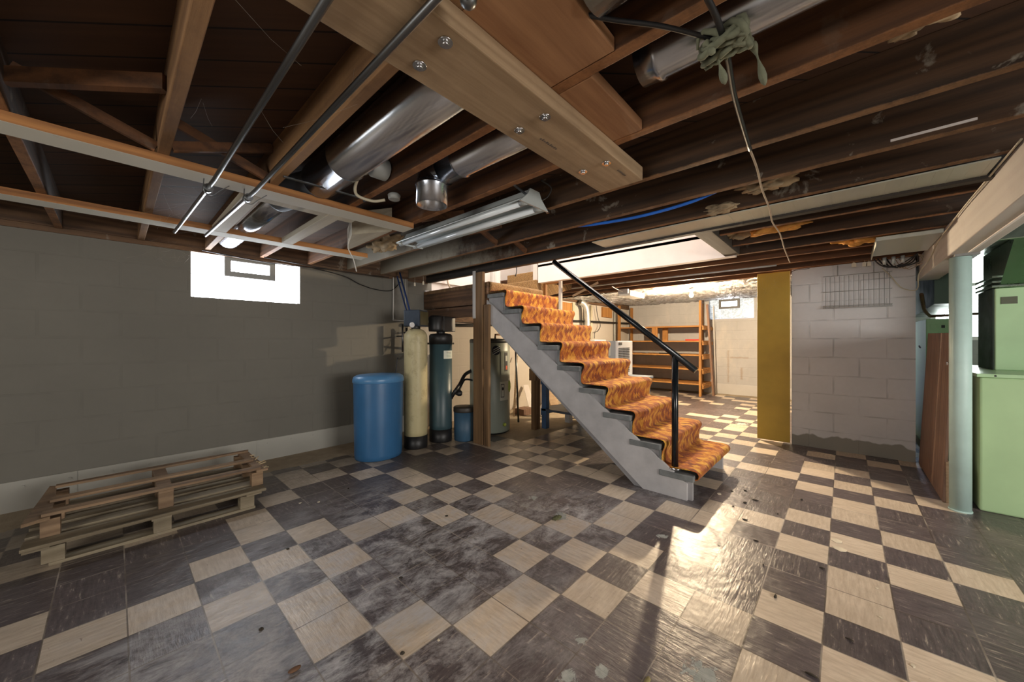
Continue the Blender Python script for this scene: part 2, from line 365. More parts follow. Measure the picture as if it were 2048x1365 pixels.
# rows i (world Y = -i*T downwards to -(i+1)*T), columns j (world X = -j*T down to -(j+1)*T); light where i+j odd, with exceptions
FLIP=set()
for _r in '-9:3,4|-8:5,4,3,-1|-7:6,5,4,2,-2,-4,-5,8|-6:9,7,3,1,0,-1,-3|-5:9,8,2,1,0,-1,-2|-4:9,8,2,1,0,-1,-2|-3:8,2,1,0,-1,-2,-8|-2:7,3,1,0,-1,-3,-7|-1:6,5,4,2,-2,-4,-5|0:5,4,3,-3,-4,-5|1:4,3,-3,-4|2:3,-3,-4,-5|3:2,-2,-5,-6,-8|4:1,0,-1,-3,-7,-9,-10,-11|5:-11,-10,-9,-8,-2,-1,0,1|6:-13,-12,-11,-10,-9,-8,-2,-1,0|7:-12,-11,-10,-9,-8,-2,-1|8:-13,-11,-10,-9,-7,-3|9:-12,-10,-8,-6'.split('|'):
    _i,_js=_r.split(':')
    for _j in _js.split(','): FLIP.add((int(_i),int(_j)))
FAR={(2,-11),(3,-10),(4,-10),(1,-13),(2,-14),(0,-14),(1,-15),(2,-16),(0,-16),(1,-17),(1,-18),(0,-19),(1,-20),(2,-19),(0,-21),(-2,-20),(-1,-20),(1,-23),(1,-24),(0,-25),(2,-21),(2,-24),(3,-13),(3,-15)}
def tile_light(i,j):
    if j<=-11 and -3<=i<=4 and j>-26: return (i,j) in FAR
    if j<-8 and i<0: return (i*7+j*5)%4==0
    k=(i+j)%2!=0
    return (not k) if (i,j) in FLIP else k
def build_floor():
    bm=bmesh.new(); li=bm.faces.layers.float.new('light') if False else None
    cols=[]
    for i in range(-13,24):
        for j in range(-36,16):
            x1,x0=-j*T,-(j+1)*T; y1,y0=-i*T,-(i+1)*T
            f=bm.faces.new([bm.verts.new((a,b,0)) for a,b in ((x0,y0),(x1,y0),(x1,y1),(x0,y1))])
            conc=0
            if y0>2.45 or x0>7.0: conc=1
            if x0>1.3 and y0>1.35 and x0<4.6: conc=1
            if x0>2.3 and y1<-2.05: conc=1
            cols.append((1.0 if tile_light(i,j) else 0.0,random.random(),float(conc),random.random()))
    # rim to reach the walls
    me=D.meshes.new('floor'); bm.to_mesh(me); bm.free()
    at=me.attributes.new('tile','FLOAT_COLOR','FACE')
    for k,c in enumerate(cols): at.data[k].color=c
    o=D.objects.new('floor',me); COL.objects.link(o); o['kind']='structure'
    m,nt,p=newmat('vinyl_tile_floor'); me.materials.append(m)
    a=N(nt,'ShaderNodeAttribute',attribute_name='tile'); sc=N(nt,'ShaderNodeSeparateColor'); L(nt,a.outputs['Color'],sc.inputs[0])
    light,rnd,conc=sc.outputs[0],sc.outputs[1],sc.outputs[2]
    v=pos(nt); sx=N(nt,'ShaderNodeSeparateXYZ'); L(nt,v,sx.inputs[0])
    # streaks run along x or y depending on tile
    sA=noi(nt,mapv(nt,v,(1,7,1)),9,4,.65); sB=noi(nt,mapv(nt,v,(7,1,1)),9,4,.65)
    st=N(nt,'ShaderNodeMix',data_type='FLOAT'); L(nt,mth(nt,'GREATER_THAN',rnd,.45),st.inputs[0]); L(nt,sA,st.inputs[2]); L(nt,sB,st.inputs[3]); st=st.outputs[0]
    lc=mixc(nt,ramp(nt,st,.35,.7),(.70,.59,.47),(.50,.40,.30)); lc=mixc(nt,mth(nt,'MULTIPLY',ramp(nt,noi(nt,v,3,5,.7),.45,.65),.35),lc,(.45,.36,.27))
    lc=mixc(nt,ramp(nt,noi(nt,mapv(nt,v,(3,1,1)) ,24,3,.7,.3),.68,.72),lc,(.26,.17,.11))
    dc=mixc(nt,ramp(nt,st,.3,.62),(.062,.050,.054),(.13,.105,.108))
    dc=mixc(nt,ramp(nt,st,.60,.68),dc,(.36,.31,.26))
    col=mixc(nt,light,dc,lc)
    rv=mth(nt,'ADD',mth(nt,'MULTIPLY',rnd,.25),.86); hs=N(nt,'ShaderNodeHueSaturation'); L(nt,rv,hs.inputs['Value']); L(nt,col,hs.inputs['Color']); col=hs.outputs[0]
    # grime towards the left wall and the tanks, white bloom in the middle
    gr=mth(nt,'MULTIPLY',mth(nt,'ADD',mth(nt,'MULTIPLY',mth(nt,'SUBTRACT',sx.outputs[1],1.0),.75),mth(nt,'MULTIPLY',mth(nt,'SUBTRACT',noi(nt,v,2.5,6,.7),.5),2)),1)
    col=mixc(nt,mth(nt,'MULTIPLY',ramp(nt,gr,.1,1.1),.7),col,(.075,.058,.038))
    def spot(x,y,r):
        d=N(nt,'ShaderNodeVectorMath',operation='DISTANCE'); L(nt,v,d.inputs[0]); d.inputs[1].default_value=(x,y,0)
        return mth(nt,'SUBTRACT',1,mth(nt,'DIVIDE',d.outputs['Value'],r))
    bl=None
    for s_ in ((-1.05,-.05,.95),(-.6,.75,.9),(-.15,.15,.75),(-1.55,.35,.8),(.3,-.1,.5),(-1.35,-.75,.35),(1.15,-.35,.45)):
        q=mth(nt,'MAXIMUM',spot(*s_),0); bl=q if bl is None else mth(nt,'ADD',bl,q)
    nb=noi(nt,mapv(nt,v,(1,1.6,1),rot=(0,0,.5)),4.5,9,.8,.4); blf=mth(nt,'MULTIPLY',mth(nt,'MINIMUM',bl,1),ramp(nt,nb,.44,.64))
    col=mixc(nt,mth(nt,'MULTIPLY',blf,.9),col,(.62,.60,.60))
    scr=ramp(nt,noi(nt,mapv(nt,v,(1,2.5,1),rot=(0,0,.3)),30,6,.8),.58,.68); col=mixc(nt,mth(nt,'MULTIPLY',scr,.45),col,(.5,.43,.34))
    # joints
    fx=mth(nt,'FRACT',mth(nt,'DIVIDE',mth(nt,'ADD',sx.outputs[0],100*T),T)); fy=mth(nt,'FRACT',mth(nt,'DIVIDE',mth(nt,'ADD',sx.outputs[1],100*T),T))
    def ed(f): return mth(nt,'MINIMUM',f,mth(nt,'SUBTRACT',1,f))
    e=mth(nt,'MINIMUM',ed(fx),ed(fy)); jn=mth(nt,'LESS_THAN',e,mth(nt,'ADD',.005,mth(nt,'MULTIPLY',noi(nt,v,5,2),.014)))
    col=mixc(nt,mth(nt,'MULTIPLY',jn,.8),col,mixc(nt,mth(nt,'MAXIMUM',blf,ramp(nt,noi(nt,v,2.2,4),.45,.6)),(.07,.05,.035),(.38,.33,.28)))
    # bare concrete
    cc=mixc(nt,noi(nt,v,8,6,.7),(.20,.16,.11),(.50,.41,.29)); 
    cf=mth(nt,'GREATER_THAN',mth(nt,'ADD',conc,mth(nt,'MULTIPLY',mth(nt,'SUBTRACT',noi(nt,v,9,4,.6),.5),.0)),.5)
    edge_c=mth(nt,'GREATER_THAN',mth(nt,'ADD',sx.outputs[1],mth(nt,'MULTIPLY',noi(nt,v,4,5,.7),.25)),2.52)
    cf=mth(nt,'MAXIMUM',cf,edge_c)
    col=mixc(nt,cf,col,cc)
    # broken chips showing the slab
    ch=None; n9=mth(nt,'MULTIPLY',mth(nt,'SUBTRACT',noi(nt,mapv(nt,v,(1,1.7,1)),16,6,.75,.8),.5),3.2)
    for x,y,r in ((-1.075,-.862,.07),(-1.19,-.98,.055),(-1.0,-1.0,.04),(-.78,-.72,.045),(-.69,-.80,.04),(-.46,-1.075,.085),(.18,-.02,.07),(.27,.30,.05),(-.62,-.66,.035),(.38,-.62,.04),(4.2,-.35,.12)):
        q=mth(nt,'ADD',spot(x,y,r),n9); ch=q if ch is None else mth(nt,'MAXIMUM',ch,q)
    chf=mth(nt,'GREATER_THAN',ch,.38)
    col=mixc(nt,chf,col,mixc(nt,noi(nt,v,30,4),(.16,.19,.18),(.62,.62,.58)))
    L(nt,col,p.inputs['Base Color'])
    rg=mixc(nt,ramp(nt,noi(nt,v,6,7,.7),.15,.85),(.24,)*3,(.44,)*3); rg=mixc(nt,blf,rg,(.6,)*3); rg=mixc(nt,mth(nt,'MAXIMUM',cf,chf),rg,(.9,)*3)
    L(nt,rg,p.inputs['Roughness'])
    h=mth(nt,'SUBTRACT',mth(nt,'ADD',mth(nt,'MULTIPLY',noi(nt,v,5.5,3),1.0),mth(nt,'MULTIPLY',st,.22)),mth(nt,'ADD',mth(nt,'MULTIPLY',jn,.25),mth(nt,'MULTIPLY',chf,.5)))
    bump(nt,p,h,.6,.014)
    sd=MB(); sd.box(-5.4,8.2,-5.4,3.1,-.2,-.002); q=sd.build('floor_slab',M_conc,kind='structure')
build_floor()
# ---------------------------------------------------------------- walls
def wall_with_hole(name,mat,axis,c0,c1,u0,u1,z0,z1,holes):
    """wall slab between c0 and c1 on its thin axis; holes=[(ua,ub,za,zb)] sorted by u"""
    mb=MB()
    def bx(a,b,za,zb):
        if b-a<1e-4 or zb-za<1e-4: return
        if axis=='y': mb.box(a,b,c0,c1,za,zb)
        else: mb.box(c0,c1,a,b,za,zb)
    u=u0
    for (ua,ub,za,zb) in holes:
        bx(u,ua,z0,z1); bx(ua,ub,z0,za); bx(ua,ub,zb,z1); u=ub
    bx(u,u1,z0,z1)
    return struct(name,mb,mat)
WL=2.83; ZJ=2.01; ZT=2.20
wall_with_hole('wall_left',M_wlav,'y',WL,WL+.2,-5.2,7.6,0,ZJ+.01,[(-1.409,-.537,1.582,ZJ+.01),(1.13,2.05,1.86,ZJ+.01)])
wall_with_hole('wall_back',M_wback,'x',7.4,7.6,-2.0,WL,0,ZT,[(-.01,.87,1.69,2.16)])
wall_with_hole('wall_partition',M_wback,'y',-1.95,-1.85,3.6,7.6,0,ZT,[])
wall_with_hole('wall_middle',M_wpier,'x',3.4,3.6,-1.95,-.99,0,ZJ,[])
wall_with_hole('wall_furnace',M_wback,'x',5.6,5.75,-5.2,-2.1,0,ZT,[(-2.80,-2.3,1.2,1.95)])
wall_with_hole('wall_rear',M_wlav,'x',-5.2,-5.0,-5.2,3.0,0,ZT,[(-1.8,0.0,.65,1.85)])
wall_with_hole('wall_right',M_wback,'y',-5.2,-5.0,-5.2,7.6,0,ZT,[(-1.55,.55,.7,1.9)])
# sub-floor (ceiling) with the stairwell left open
mb=MB()
mb.box(-5.2,1.08,-5.2,3.03,ZT,ZT+.03); mb.box(2.05,7.6,-5.2,1.66,ZT,ZT+.03); mb.box(1.08,2.05,-5.2,-.68,ZT,ZT+.03); mb.box(3.3,7.6,1.66,3.03,ZT,ZT+.03)
struct('ceiling',mb,M_sub)
# upstairs shell around the stairwell
mb=MB()
mb.box(2.05,2.13,-.68,1.66,1.985,4.0); mb.box(2.05,2.13,2.46,WL,2.05,4.0)
struct('wall_stairwell',mb,M_white)
mb=MB(); mb.box(1.0,1.08,-.68,WL,ZT+.03,4.0); mb.box(1.08,2.05,-.76,-.68,ZT+.03,4.0); mb.box(1.0,3.4,WL+.0,WL+.1,ZJ+.01,4.0); mb.box(3.3,3.4,1.6,WL,2.2,4.0); mb.box(2.13,3.4,1.58,1.66,2.2,4.0)
struct('wall_upstairs',mb,M_white)
mb=MB(); mb.box(1.0,3.4,-.76,WL+.1,4.0,4.05); struct('ceiling_upstairs',mb,M_white)
# baseboard bands
mb=MB(); mb.box(-5.0,.74,WL-.012,WL,0.0,.21)
for x in (-2.06,-.93,.1): mb.box(x,x+.006,WL-.016,WL-.011,0,.21)
for k in range(14): mb.lathe([(.009,-.018),(.009,-.012)],(-2.3+k*.21,WL,.165),10,'y')
struct('baseboard_left',mb,M_bandm)
mb=MB(); mb.box(7.385,7.4,-1.95,WL,.0,.225); struct('baseboard_back',mb,plain('white_base_paint',(.50,.49,.48),.6,0,.06,3))
# sill and rim boards on top of the left wall
M_sill=wood('wood_sill',(.06,.03,.015),(.20,.11,.055),'x',stain=(.03,.02,.015),spots=.5)
mb=MB(); mb.box(-5.0,1.06,WL-.03,WL+.1,ZJ+.01,ZT); mb.box(-5.0,1.06,WL-.015,WL+.02,ZJ-.03,ZJ+.01); mb.box(2.1,7.4,WL-.03,WL+.1,ZJ+.01,ZT)
struct('trim_1',mb,M_sill)
mb=MB(); mb.box(.95,1.12,-2.0,WL,1.985,2.0)
# ---------------------------------------------------------------- windows
M_vframe=plain('grey_vent_frame',(.30,.31,.30),.5,0,.08)
M_reveal=plain('white_reveal_plaster',(.85,.82,.80),.7,0,.03)
def gb_window(name,axis,c,u0,u1,z0,z1,mat,vent,flip=1,frame=M_vframe):
    mb=MB()
    t=.012
    def bx(m,a,b,ca,cb,za,zb):
        if axis=='y': m.box(a,b,min(ca,cb),max(ca,cb),za,zb)
        else: m.box(min(ca,cb),max(ca,cb),a,b,za,zb)
    n=max(1,round((u1-u0)/.2)); wdt=(u1-u0)/n; hz=(z1-z0)/2
    for i in range(n):
        for k in range(2):
            bx(mb,u0+i*wdt+.004,u0+(i+1)*wdt-.004,c,c+.08*flip,z0+k*hz+.004,z0+(k+1)*hz-.004)
    o=mb.build(name,mat,kind='structure',bevel=.01)
    m2=MB(); bx(m2,u0-.0,u1+.0,c+.03*flip,c+.05*flip,z0,z1); m2.build('mortar',M_reveal,parent=o)
    m3=MB(); va,vb,za,zb=vent; w_=.05
    for q in ((va,vb,za,za+w_),(va,vb,zb-w_,zb),(va,va+w_,za+w_,zb-w_),(vb-w_,vb,za+w_,zb-w_)): bx(m3,q[0],q[1],c-.035*flip,c,q[2],q[3])
    m3.build('vent_frame',frame,parent=o)
    m4=MB(); bx(m4,va+w_,vb-w_,c-.012*flip,c-.004*flip,za+w_,zb-w_); m4.build('vent_pane',M_gb1,parent=o)
    return o
gb_window('window_1','y',WL+.06,-1.409,-.537,1.582,ZJ+.01,M_gb1,(-1.17,-.755,1.80,2.0))
gb_window('window_2','x',7.45,-.01,.87,1.70,2.15,M_gb2,(.26,.67,1.92,2.13),1,plain('dark_vent_frame',(.09,.09,.09),.5,0,.05))
def simple_window(name,axis,c,u0,u1,z0,z1,mat,flip=1):
    mb=MB(); w_=.05
    def bx(m,a,b,ca,cb,za,zb):
        if axis=='y': m.box(a,b,min(ca,cb),max(ca,cb),za,zb)
        else: m.box(min(ca,cb),max(ca,cb),a,b,za,zb)
    mid=(u0+u1)/2
    for q in ((u0,u1,z0,z0+w_),(u0,u1,z1-w_,z1),(u0,u0+w_,z0+w_,z1-w_),(u1-w_,u1,z0+w_,z1-w_),(mid-.02,mid+.02,z0+w_,z1-w_)): bx(mb,q[0],q[1],c,c+.06*flip,q[2],q[3])
    o=mb.build(name,M_reveal,kind='structure')
    m2=MB(); bx(m2,u0+w_,u1-w_,c+.02*flip,c+.03*flip,z0+w_,z1-w_); m2.build('window_pane',mat,parent=o)
simple_window('window_3','x',5.62,-2.80,-2.3,1.2,1.95,M_gb3)
M_gb4=m_glassblock('added_window_glow',(1,.97,.92),2.0,.0)  # glow for the panes of the two added windows
simple_window('added_window_4','x',-5.03,-1.8,0,.65,1.85,M_gb4,-1)  # added window behind the camera, there to light the room
simple_window('added_window_5','y',-5.03,-1.55,.55,.7,1.9,M_gb4,-1)  # added side window out of view, there to light the room
# exterior door at the stair landing
mb=MB(); mb.box(1.15,2.03,WL+.03,WL+.07,1.88,3.9); o=mb.build('door_1',M_white,kind='structure')
mb=MB(); mb.ball((1.24,WL+.0,2.85),.03); mb.build('door_knob',M_chrome,parent=o)
# ---------------------------------------------------------------- joists
JX=[-2.98,-2.56,-2.14,-1.72,-1.30,-.885,-.455,-.035,.375,.765,1.32,1.76,2.125,2.53,2.93,3.33,3.73]
names={-2.98:'dark floor joist hidden furthest left above the pallets',-2.56:'dark floor joist second from the far left corner of the ceiling',
-2.14:'floor joist at the left edge crossing above the pallets',-1.72:'grey-bottomed floor joist hanging over the left furring strips',
-1.30:'pale tan floor joist left of the big round duct',-.885:'brown floor joist between the two round ducts',-.455:'splintery brown joist right of the small round duct and open duct boot',
-.035:'whitewashed joist just right of the fluorescent lamp',.375:'joist with a long white paint stroke along its lower edge',.765:'dark joist carrying the near edge of the sheet metal pan',
1.32:'short dark joist running from the stairwell header to the painted beam',1.76:'second short dark joist past the stairwell header',2.125:'dark joist along the far side of the stairwell wall',
2.53:'joist just in front of the block pier and mustard panel',2.93:'joist above the paper tags near the block pier',3.33:'joist directly over the block pier',3.73:'last open joist before the foil covered ceiling'}
JM={-2.98:M_dark,-2.56:M_dark,-2.14:M_dark,-1.72:M_tan,-1.30:M_tan,-.885:M_edge,-.455:M_edge,-.035:M_grey,.375:M_grey,.765:M_grey}
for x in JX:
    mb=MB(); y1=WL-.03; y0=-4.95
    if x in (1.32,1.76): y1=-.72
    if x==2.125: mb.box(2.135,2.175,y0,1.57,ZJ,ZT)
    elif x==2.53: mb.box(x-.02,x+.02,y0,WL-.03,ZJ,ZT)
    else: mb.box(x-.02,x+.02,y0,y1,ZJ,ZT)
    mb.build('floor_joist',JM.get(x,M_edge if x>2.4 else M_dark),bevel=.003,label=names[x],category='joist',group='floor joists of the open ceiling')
# trimmer and header of the stair opening
mb=MB(); mb.box(1.02,1.075,-4.95,WL-.03,1.985,ZT); mb.build('stairwell_trimmer',wood('wood_black_trimmer',(.012,.010,.009),(.05,.04,.032),'y',spots=.3),bevel=.003,label='blackened double joist along the near edge of the stairwell opening',category='joist')
mb=MB(); mb.box(1.08,2.05,-.72,-.60,1.99,ZT); mb.build('stairwell_header',wood('wood_grey_header',(.035,.03,.025),(.09,.075,.06),'x',stain=(.07,.06,.05)),bevel=.003,label='grey-brown header board closing the near end of the stairwell opening',category='header')
# big painted beam on the round column
mb=MB(); mb.box(-4.98,3.55,-2.115,-1.975,1.787,ZJ)
beam=mb.build('support_beam',M_beam,bevel=.006,label='long grey-white painted timber beam resting on the mint round column',category='beam')
mb=MB(); mb.bar((-.5,-2.06,1.783),(2.0,-2.055,1.783),.012,.006); mb.build('crack_strip',M_white,parent=beam)
M_vframe0=plain('grey_plate_steel',(.20,.20,.19),.5,.3,.2)
c=thing('support_column',(2.125,-2.035,0),'pale mint green round steel column under the painted beam','column')
mb=MB(); mb.lathe([(.052,.012),(.052,1.772)],(2.125,-2.035,0)); mb.build('shaft',M_mint,c)
mb=MB(); mb.lathe([(.056,0),(.056,.012)],(2.125,-2.035,0)); mb.build('base_plate',M_mint,c)
mb=MB(); mb.box(2.05,2.26,-2.11,-2.0,1.772,1.787); mb.build('cap_plate',M_vframe0,c)
# ---------------------------------------------------------------- furring strips, bridging, blocking
st=MB(); st.box(-4.9,-.46,.775,.915,1.97,2.01); s1=st.build('furring_strip',M_strip,bevel=.002,label='long furring strip with pale painted underside crossing the two iron pipes, nearer the camera',category='furring strip',group='furring strips under the joists')
st=MB(); st.box(-4.9,-.26,1.87,2.01,1.97,2.01); st.build('furring_strip',M_strip,bevel=.002,label='white-bottomed furring strip closest to the glass block window',category='furring strip',group='furring strips under the joists')
M_pale=wood('wood_pale_board',(.45,.40,.30),(.60,.55,.44),'y')
for (x,lab) in ((-1.36,'short pale board joining the furring strips beside the lower iron pipe'),(-.93,'short pale board joining the furring strips left of the fluorescent lamp')):
    mb=MB(); mb.box(x-.04,x+.04,.92,1.865,1.97,2.008); mb.build('furring_block',M_pale,bevel=.002,label=lab,category='furring strip')
mb=MB(); mb.box(-1.33,-.80,.92,1.0,1.975,2.008); mb.build('furring_block',M_pale,bevel=.002,label='thin pale board lying against the nearer furring strip',category='furring strip')
mb=MB(); mb.prism([(-.50,1.0),(-.48,1.75),(-.50,1.75),(-.66,1.3)],'z',1.99,2.16) ; mb.build('plywood_gusset',M_pale,label='pale triangular plywood panel at the end of the fluorescent lamp',category='panel')
bays=[(-2.56,-2.14),(-2.14,-1.72),(-1.72,-1.30),(-.455,-.035),(-.035,.375),(.375,.765)]
bn=['bay at the far left of the ceiling','bay left of the grey-bottomed joist','bay right of the grey-bottomed joist','bay above the fluorescent lamp','bay between the two whitewashed joists','bay beside the sheet metal pan']
for (a,b),nm in zip(bays,bn):
    yy=.72
    for k,(z0,z1,dy) in enumerate(((ZJ+.02,ZT-.03,0),(ZT-.03,ZJ+.02,.05))):
        if k==0 and b<-1.5: continue
        mb=MB(); mb.bar((a+.022,yy+dy,z0),(b-.022,yy+dy,z1),.02,.042); mb.build('bridging_strut',M_edge,label=('rising' if k==0 else 'falling')+' diagonal bridging strut in the '+nm,category='strut',group='cross bridging struts')
mb=MB(); mb.bar((-2.12,.70,2.10),(-1.742,.34,2.10),.03,.055); mb.build('blocking_board',M_edge,label='reddish blocking board wedged between joists at upper left',category='board')
# ---------------------------------------------------------------- bolted pine plank + blocking boards
t=thing('ceiling_plank',(-.9,-.62,1.93),'wide pale pine plank lag-bolted under the joists overhead','plank')
mb=MB(); mb.box(-1.62,-.185,-.735,-.515,1.945,2.008); mb.build('plank',M_slab,t,bevel=.004)
for x in (-1.30,-.885,-.455):
    for y in (-.69,-.575):
        mb=MB(); mb.lathe([(.019,1.9435),(.019,1.9405)],(x,y,0),18); mb.lathe([(.010,1.9405),(.010,1.933)],(x,y,0),6); mb.build('lag_bolt',M_chrome,t)
mb=MB()
for k in range(9): mb.box(-.79+k*.012,-.783+k*.012,-.60-.003*(k%2),-.592,1.9436,1.945)
for k in range(6): mb.box(-.36+k*.013,-.352+k*.013,-.70,-.69,1.9436,1.945)
mb.build('grade_stamp',plain('faded_ink',(.12,.09,.07),.8),t)
mb=MB(); mb.box(-1.28,-.907,-.955,-.52,2.01,2.05); mb.build('blocking_board',M_red,bevel=.004,label='reddish fir board between joists left of the pine plank overhead',category='board')
mb=MB(); mb.box(-.863,-.477,-.855,-.52,2.01,2.05); mb.build('blocking_board',M_red,bevel=.004,label='fir board with a knot between joists beside the small round duct',category='board')
# ---------------------------------------------------------------- round ducts
def ribbed(mb,x,y0,y1,z,r,step=.6):
    prof=[(r,y0)]; y=y0
    while y+step<y1:
        y+=step; prof+=[(r,y-.012),(r+.006,y-.006),(r+.006,y+.006),(r,y+.012)]
    prof+=[(r,y1)]; mb.lathe(prof,(x,0,z),36,'y')
t=thing('round_duct',(-1.07,0,2.1),'large galvanised round duct running above the two iron pipes','duct')
mb=MB(); ribbed(mb,-1.08,-.50,.75,2.095,.098,.9); mb.build('pipe_run',M_gal,t)
mb=MB(); ribbed(mb,-1.08,-4.5,-.975,2.095,.098,.9); mb.build('pipe_run',M_gal,t)
mb=MB(); mb.tube(curve_pts([(-1.08,.74,2.095),(-1.09,.86,2.09),(-1.14,.98,2.08),(-1.19,1.12,2.07)]),.09,28); mb.build('elbow',M_gal2,t)
mb=MB(); mb.tube([(-1.19,1.10,2.07),(-1.20,2.5,2.07)],.078,24); mb.build('pipe_run',M_gal,t)
t=thing('round_duct',(-.70,0,2.1),'smaller galvanised round duct ending in an open downward boot','duct')
mb=MB(); ribbed(mb,-.69,-4.5,-.94,2.105,.072,.7); mb.build('pipe_run',M_gal,t)
mb=MB(); ribbed(mb,-.69,-.52,.14,2.095,.078,.5); mb.build('pipe_run',M_gal,t)
mb=MB(); mb.tube(curve_pts([(-.69,.12,2.095),(-.70,.18,2.09),(-.71,.20,2.05),(-.715,.20,2.02)],6),.082,28,cap=False); mb.build('elbow',M_gal,t)
mb=MB(); mb.lathe([(.082,2.03),(.088,2.022),(.088,2.012),(.082,2.006),(.082,1.915),(.078,1.915),(.078,2.03)],(-.715,.20,0),36,cap=False); mb.build('boot_collar',M_gal,t)
for (x0,y0,x1,y1,lab) in ((-.45,-.16,-.04,-.06,'thin grey metal strap across the joists under the small duct'),(-1.30,.62,-.90,.60,'thin grey metal strap across the joists under the large duct')):
    mb=MB(); mb.bar((x0,y0,2.004),(x1,y1,2.004),.014,.006); mb.box(x1-.006,x1+.006,y1-.02,y1,1.985,2.006); mb.build('metal_strap',M_iron,label=lab,category='strap')
# sheet metal pan between joists
M_pan=metal('pan_metal',(.66,.68,.60),.42,.45,streak=(1,9,1))
mb=MB(); mb.box(.79,1.018,-1.95,.10,2.0,2.006)
for k in range(20): mb.box(.79,1.018,-1.93+k*.055,-1.927+k*.055,1.9985,2.0)
mb.build('return_air_pan',M_pan,label='long shiny sheet metal pan covering the bay beside the stairwell',category='duct pan')
mb=MB(); mb.box(2.19,2.9,-1.97,-1.62,1.975,2.006); mb.box(2.19,2.9,-1.625,-1.62,1.94,2.0); mb.build('return_air_pan',M_pan,bevel=.004,label='square sheet metal pan against the painted beam near the block pier',category='duct pan')
# ---------------------------------------------------------------- iron pipes
for x,y1,lab in ((-1.545,2.0,'left black iron pipe hanging under the furring strips'),(-1.385,1.95,'right black iron pipe with wire hangers under the furring strips')):
    t=thing('iron_pipe',(x,0,1.93),lab,'pipe','black iron pipes')
    mb=MB(); mb.tube([(x,-4.6,1.935),(x-.01,.7,1.93),(x-.04,y1,1.945)],.0098,14); pr_=mb.build('pipe_run',M_iron,t)
    mb=MB(); mb.tube([(x-.012,.83,1.93),(x-.014,.87,1.93)],.019,14); mb.build('coupling',M_iron,pr_)
    mb=MB(); mb.tube(curve_pts([(x-.03,.84,1.97),(x-.03,.84,1.91),(x,.85,1.90),(x+.03,.85,1.93),(x+.07,.85,1.968)],5),.0022,6); mb.build('wire_hanger',M_iron,t)
mb=MB(); mb.tube(curve_pts([(-1.42,-.90,1.945),(-1.37,-.85,1.94),(-1.34,-.825,1.94)]),.016,12); mb.ball((-1.34,-.825,1.938),.02,2); mb.build('pipe_fitting',M_iron,label='black elbow fitting beside the right iron pipe under the plank',category='pipe fitting')
# ---------------------------------------------------------------- fluorescent fixture (unlit)
t=thing('fluorescent_fixture',(-.30,.5,1.95),'unlit white two-tube fluorescent shop light between the joists','ceiling light')
y0,y1=-.14,1.12; xc=-.27
prof=[(xc-.12,1.955),(xc-.055,1.995),(xc-.04,2.03),(xc+.04,2.03),(xc+.055,1.995),(xc+.12,1.955),(xc+.118,1.950),(xc+.05,1.988),(xc-.05,1.988),(xc-.118,1.950)]
mb=MB(); mb.prism(prof,'y',y0,y1); mb.build('reflector',M_alu,t)
mb=MB(); mb.prism([(xc-.125,1.945),(xc-.06,2.0),(xc-.04,2.035),(xc+.04,2.035),(xc+.06,2.0),(xc+.125,1.945)],'y',y0-.012,y0); mb.build('end_cap',M_alu,t)
mb=MB(); mb.bar((xc-.12,y1+.01,1.95),(xc+.12,y1+.01,1.95),.008,.012); mb.build('end_cap',M_alu,t)
for dx in (-.065,.065):
    mb=MB(); mb.tube([(xc+dx,y0+.03,1.958),(xc+dx,y1+.04,1.958)],.019,18); tb=mb.build('lamp_tube',M_tube,t)
    for ya,yb in ((y1-.01,y1+.03),(y0,y0+.04)):
        mb=MB(); mb.tube([(xc+dx,ya,1.958),(xc+dx,yb,1.958)],.0198,18); mb.build('tube_socket',M_vframe,tb)
mb=MB(); mb.tube(curve_pts([(xc+.07,y0,2.0),(xc+.11,y0-.02,2.03),(xc+.1,y0-.05,2.07),(xc+.02,y0-.04,2.09)]),.004,6); mb.build('power_cord',M_black,t)
# round junction box with cream cable
t=thing('junction_box',(-.90,.30,2.03),'round grey junction box on the joist with a looping cream cable','junction box')
mb=MB(); mb.lathe([(.045,-.995),(.052,-.985),(.052,-.915),(.045,-.91)],(0,.32,2.07),24,'x'); mb.build('box',M_vframe,t)
mb=MB(); mb.tube(curve_pts([(-.97,.40,2.07),(-1.0,.46,2.04),(-.98,.52,1.985),(-.90,.50,1.965),(-.84,.47,1.98)]),.008,8); mb.build('cable',M_cable,t)
mb=MB(); mb.lathe([(.03,1.985),(.035,2.01),(.025,2.02)],(-.80,.44,0),14); mb.build('connector',M_vframe,t)
# ---------------------------------------------------------------- rope across the joists with knotted cloth
t=thing('overhead_rope',(-.7,-1.2,1.95),'dark cord turning to tan twine strung across under the joists','cord')
P=[(-1.3,-1.16,2.0),(-.97,-1.205,1.965),(-.80,-1.208,1.95),(-.54,-1.18,1.955),(-.154,-1.158,1.95)]
mb=MB(); mb.tube(curve_pts(P,6),.0075,8); mb.build('dark_cord',M_black,t)
P=[(-.16,-1.158,1.95),(.05,-1.152,1.945),(.35,-1.128,1.955),(.705,-1.117,1.95),(.95,-1.10,1.94),(1.357,-1.096,1.955),(1.9,-1.07,1.95),(2.544,-1.049,1.95)]
mb=MB(); mb.tube(curve_pts(P,6),.0045,6); mb.build('twine',M_cord,t)
t=thing('knotted_cloth',(-.78,-1.2,1.95),'sage green rag knotted around the dark cord under the duct','cloth')
mb=MB()
for k in range(15):
    a=k*.9; pts=[(-.80+.05*math.cos(a+u)*(.7+.3*math.sin(k)),-1.205+.055*math.sin(a*1.3+u),1.955+.022*math.sin(2*u+k)) for u in [q*.45 for q in range(10)]]
    mb.tube(pts,.012,8,rad=[.003+.006*math.sin(PI*q/9) for q in range(10)])
mb.build('knot',M_cloth,t)
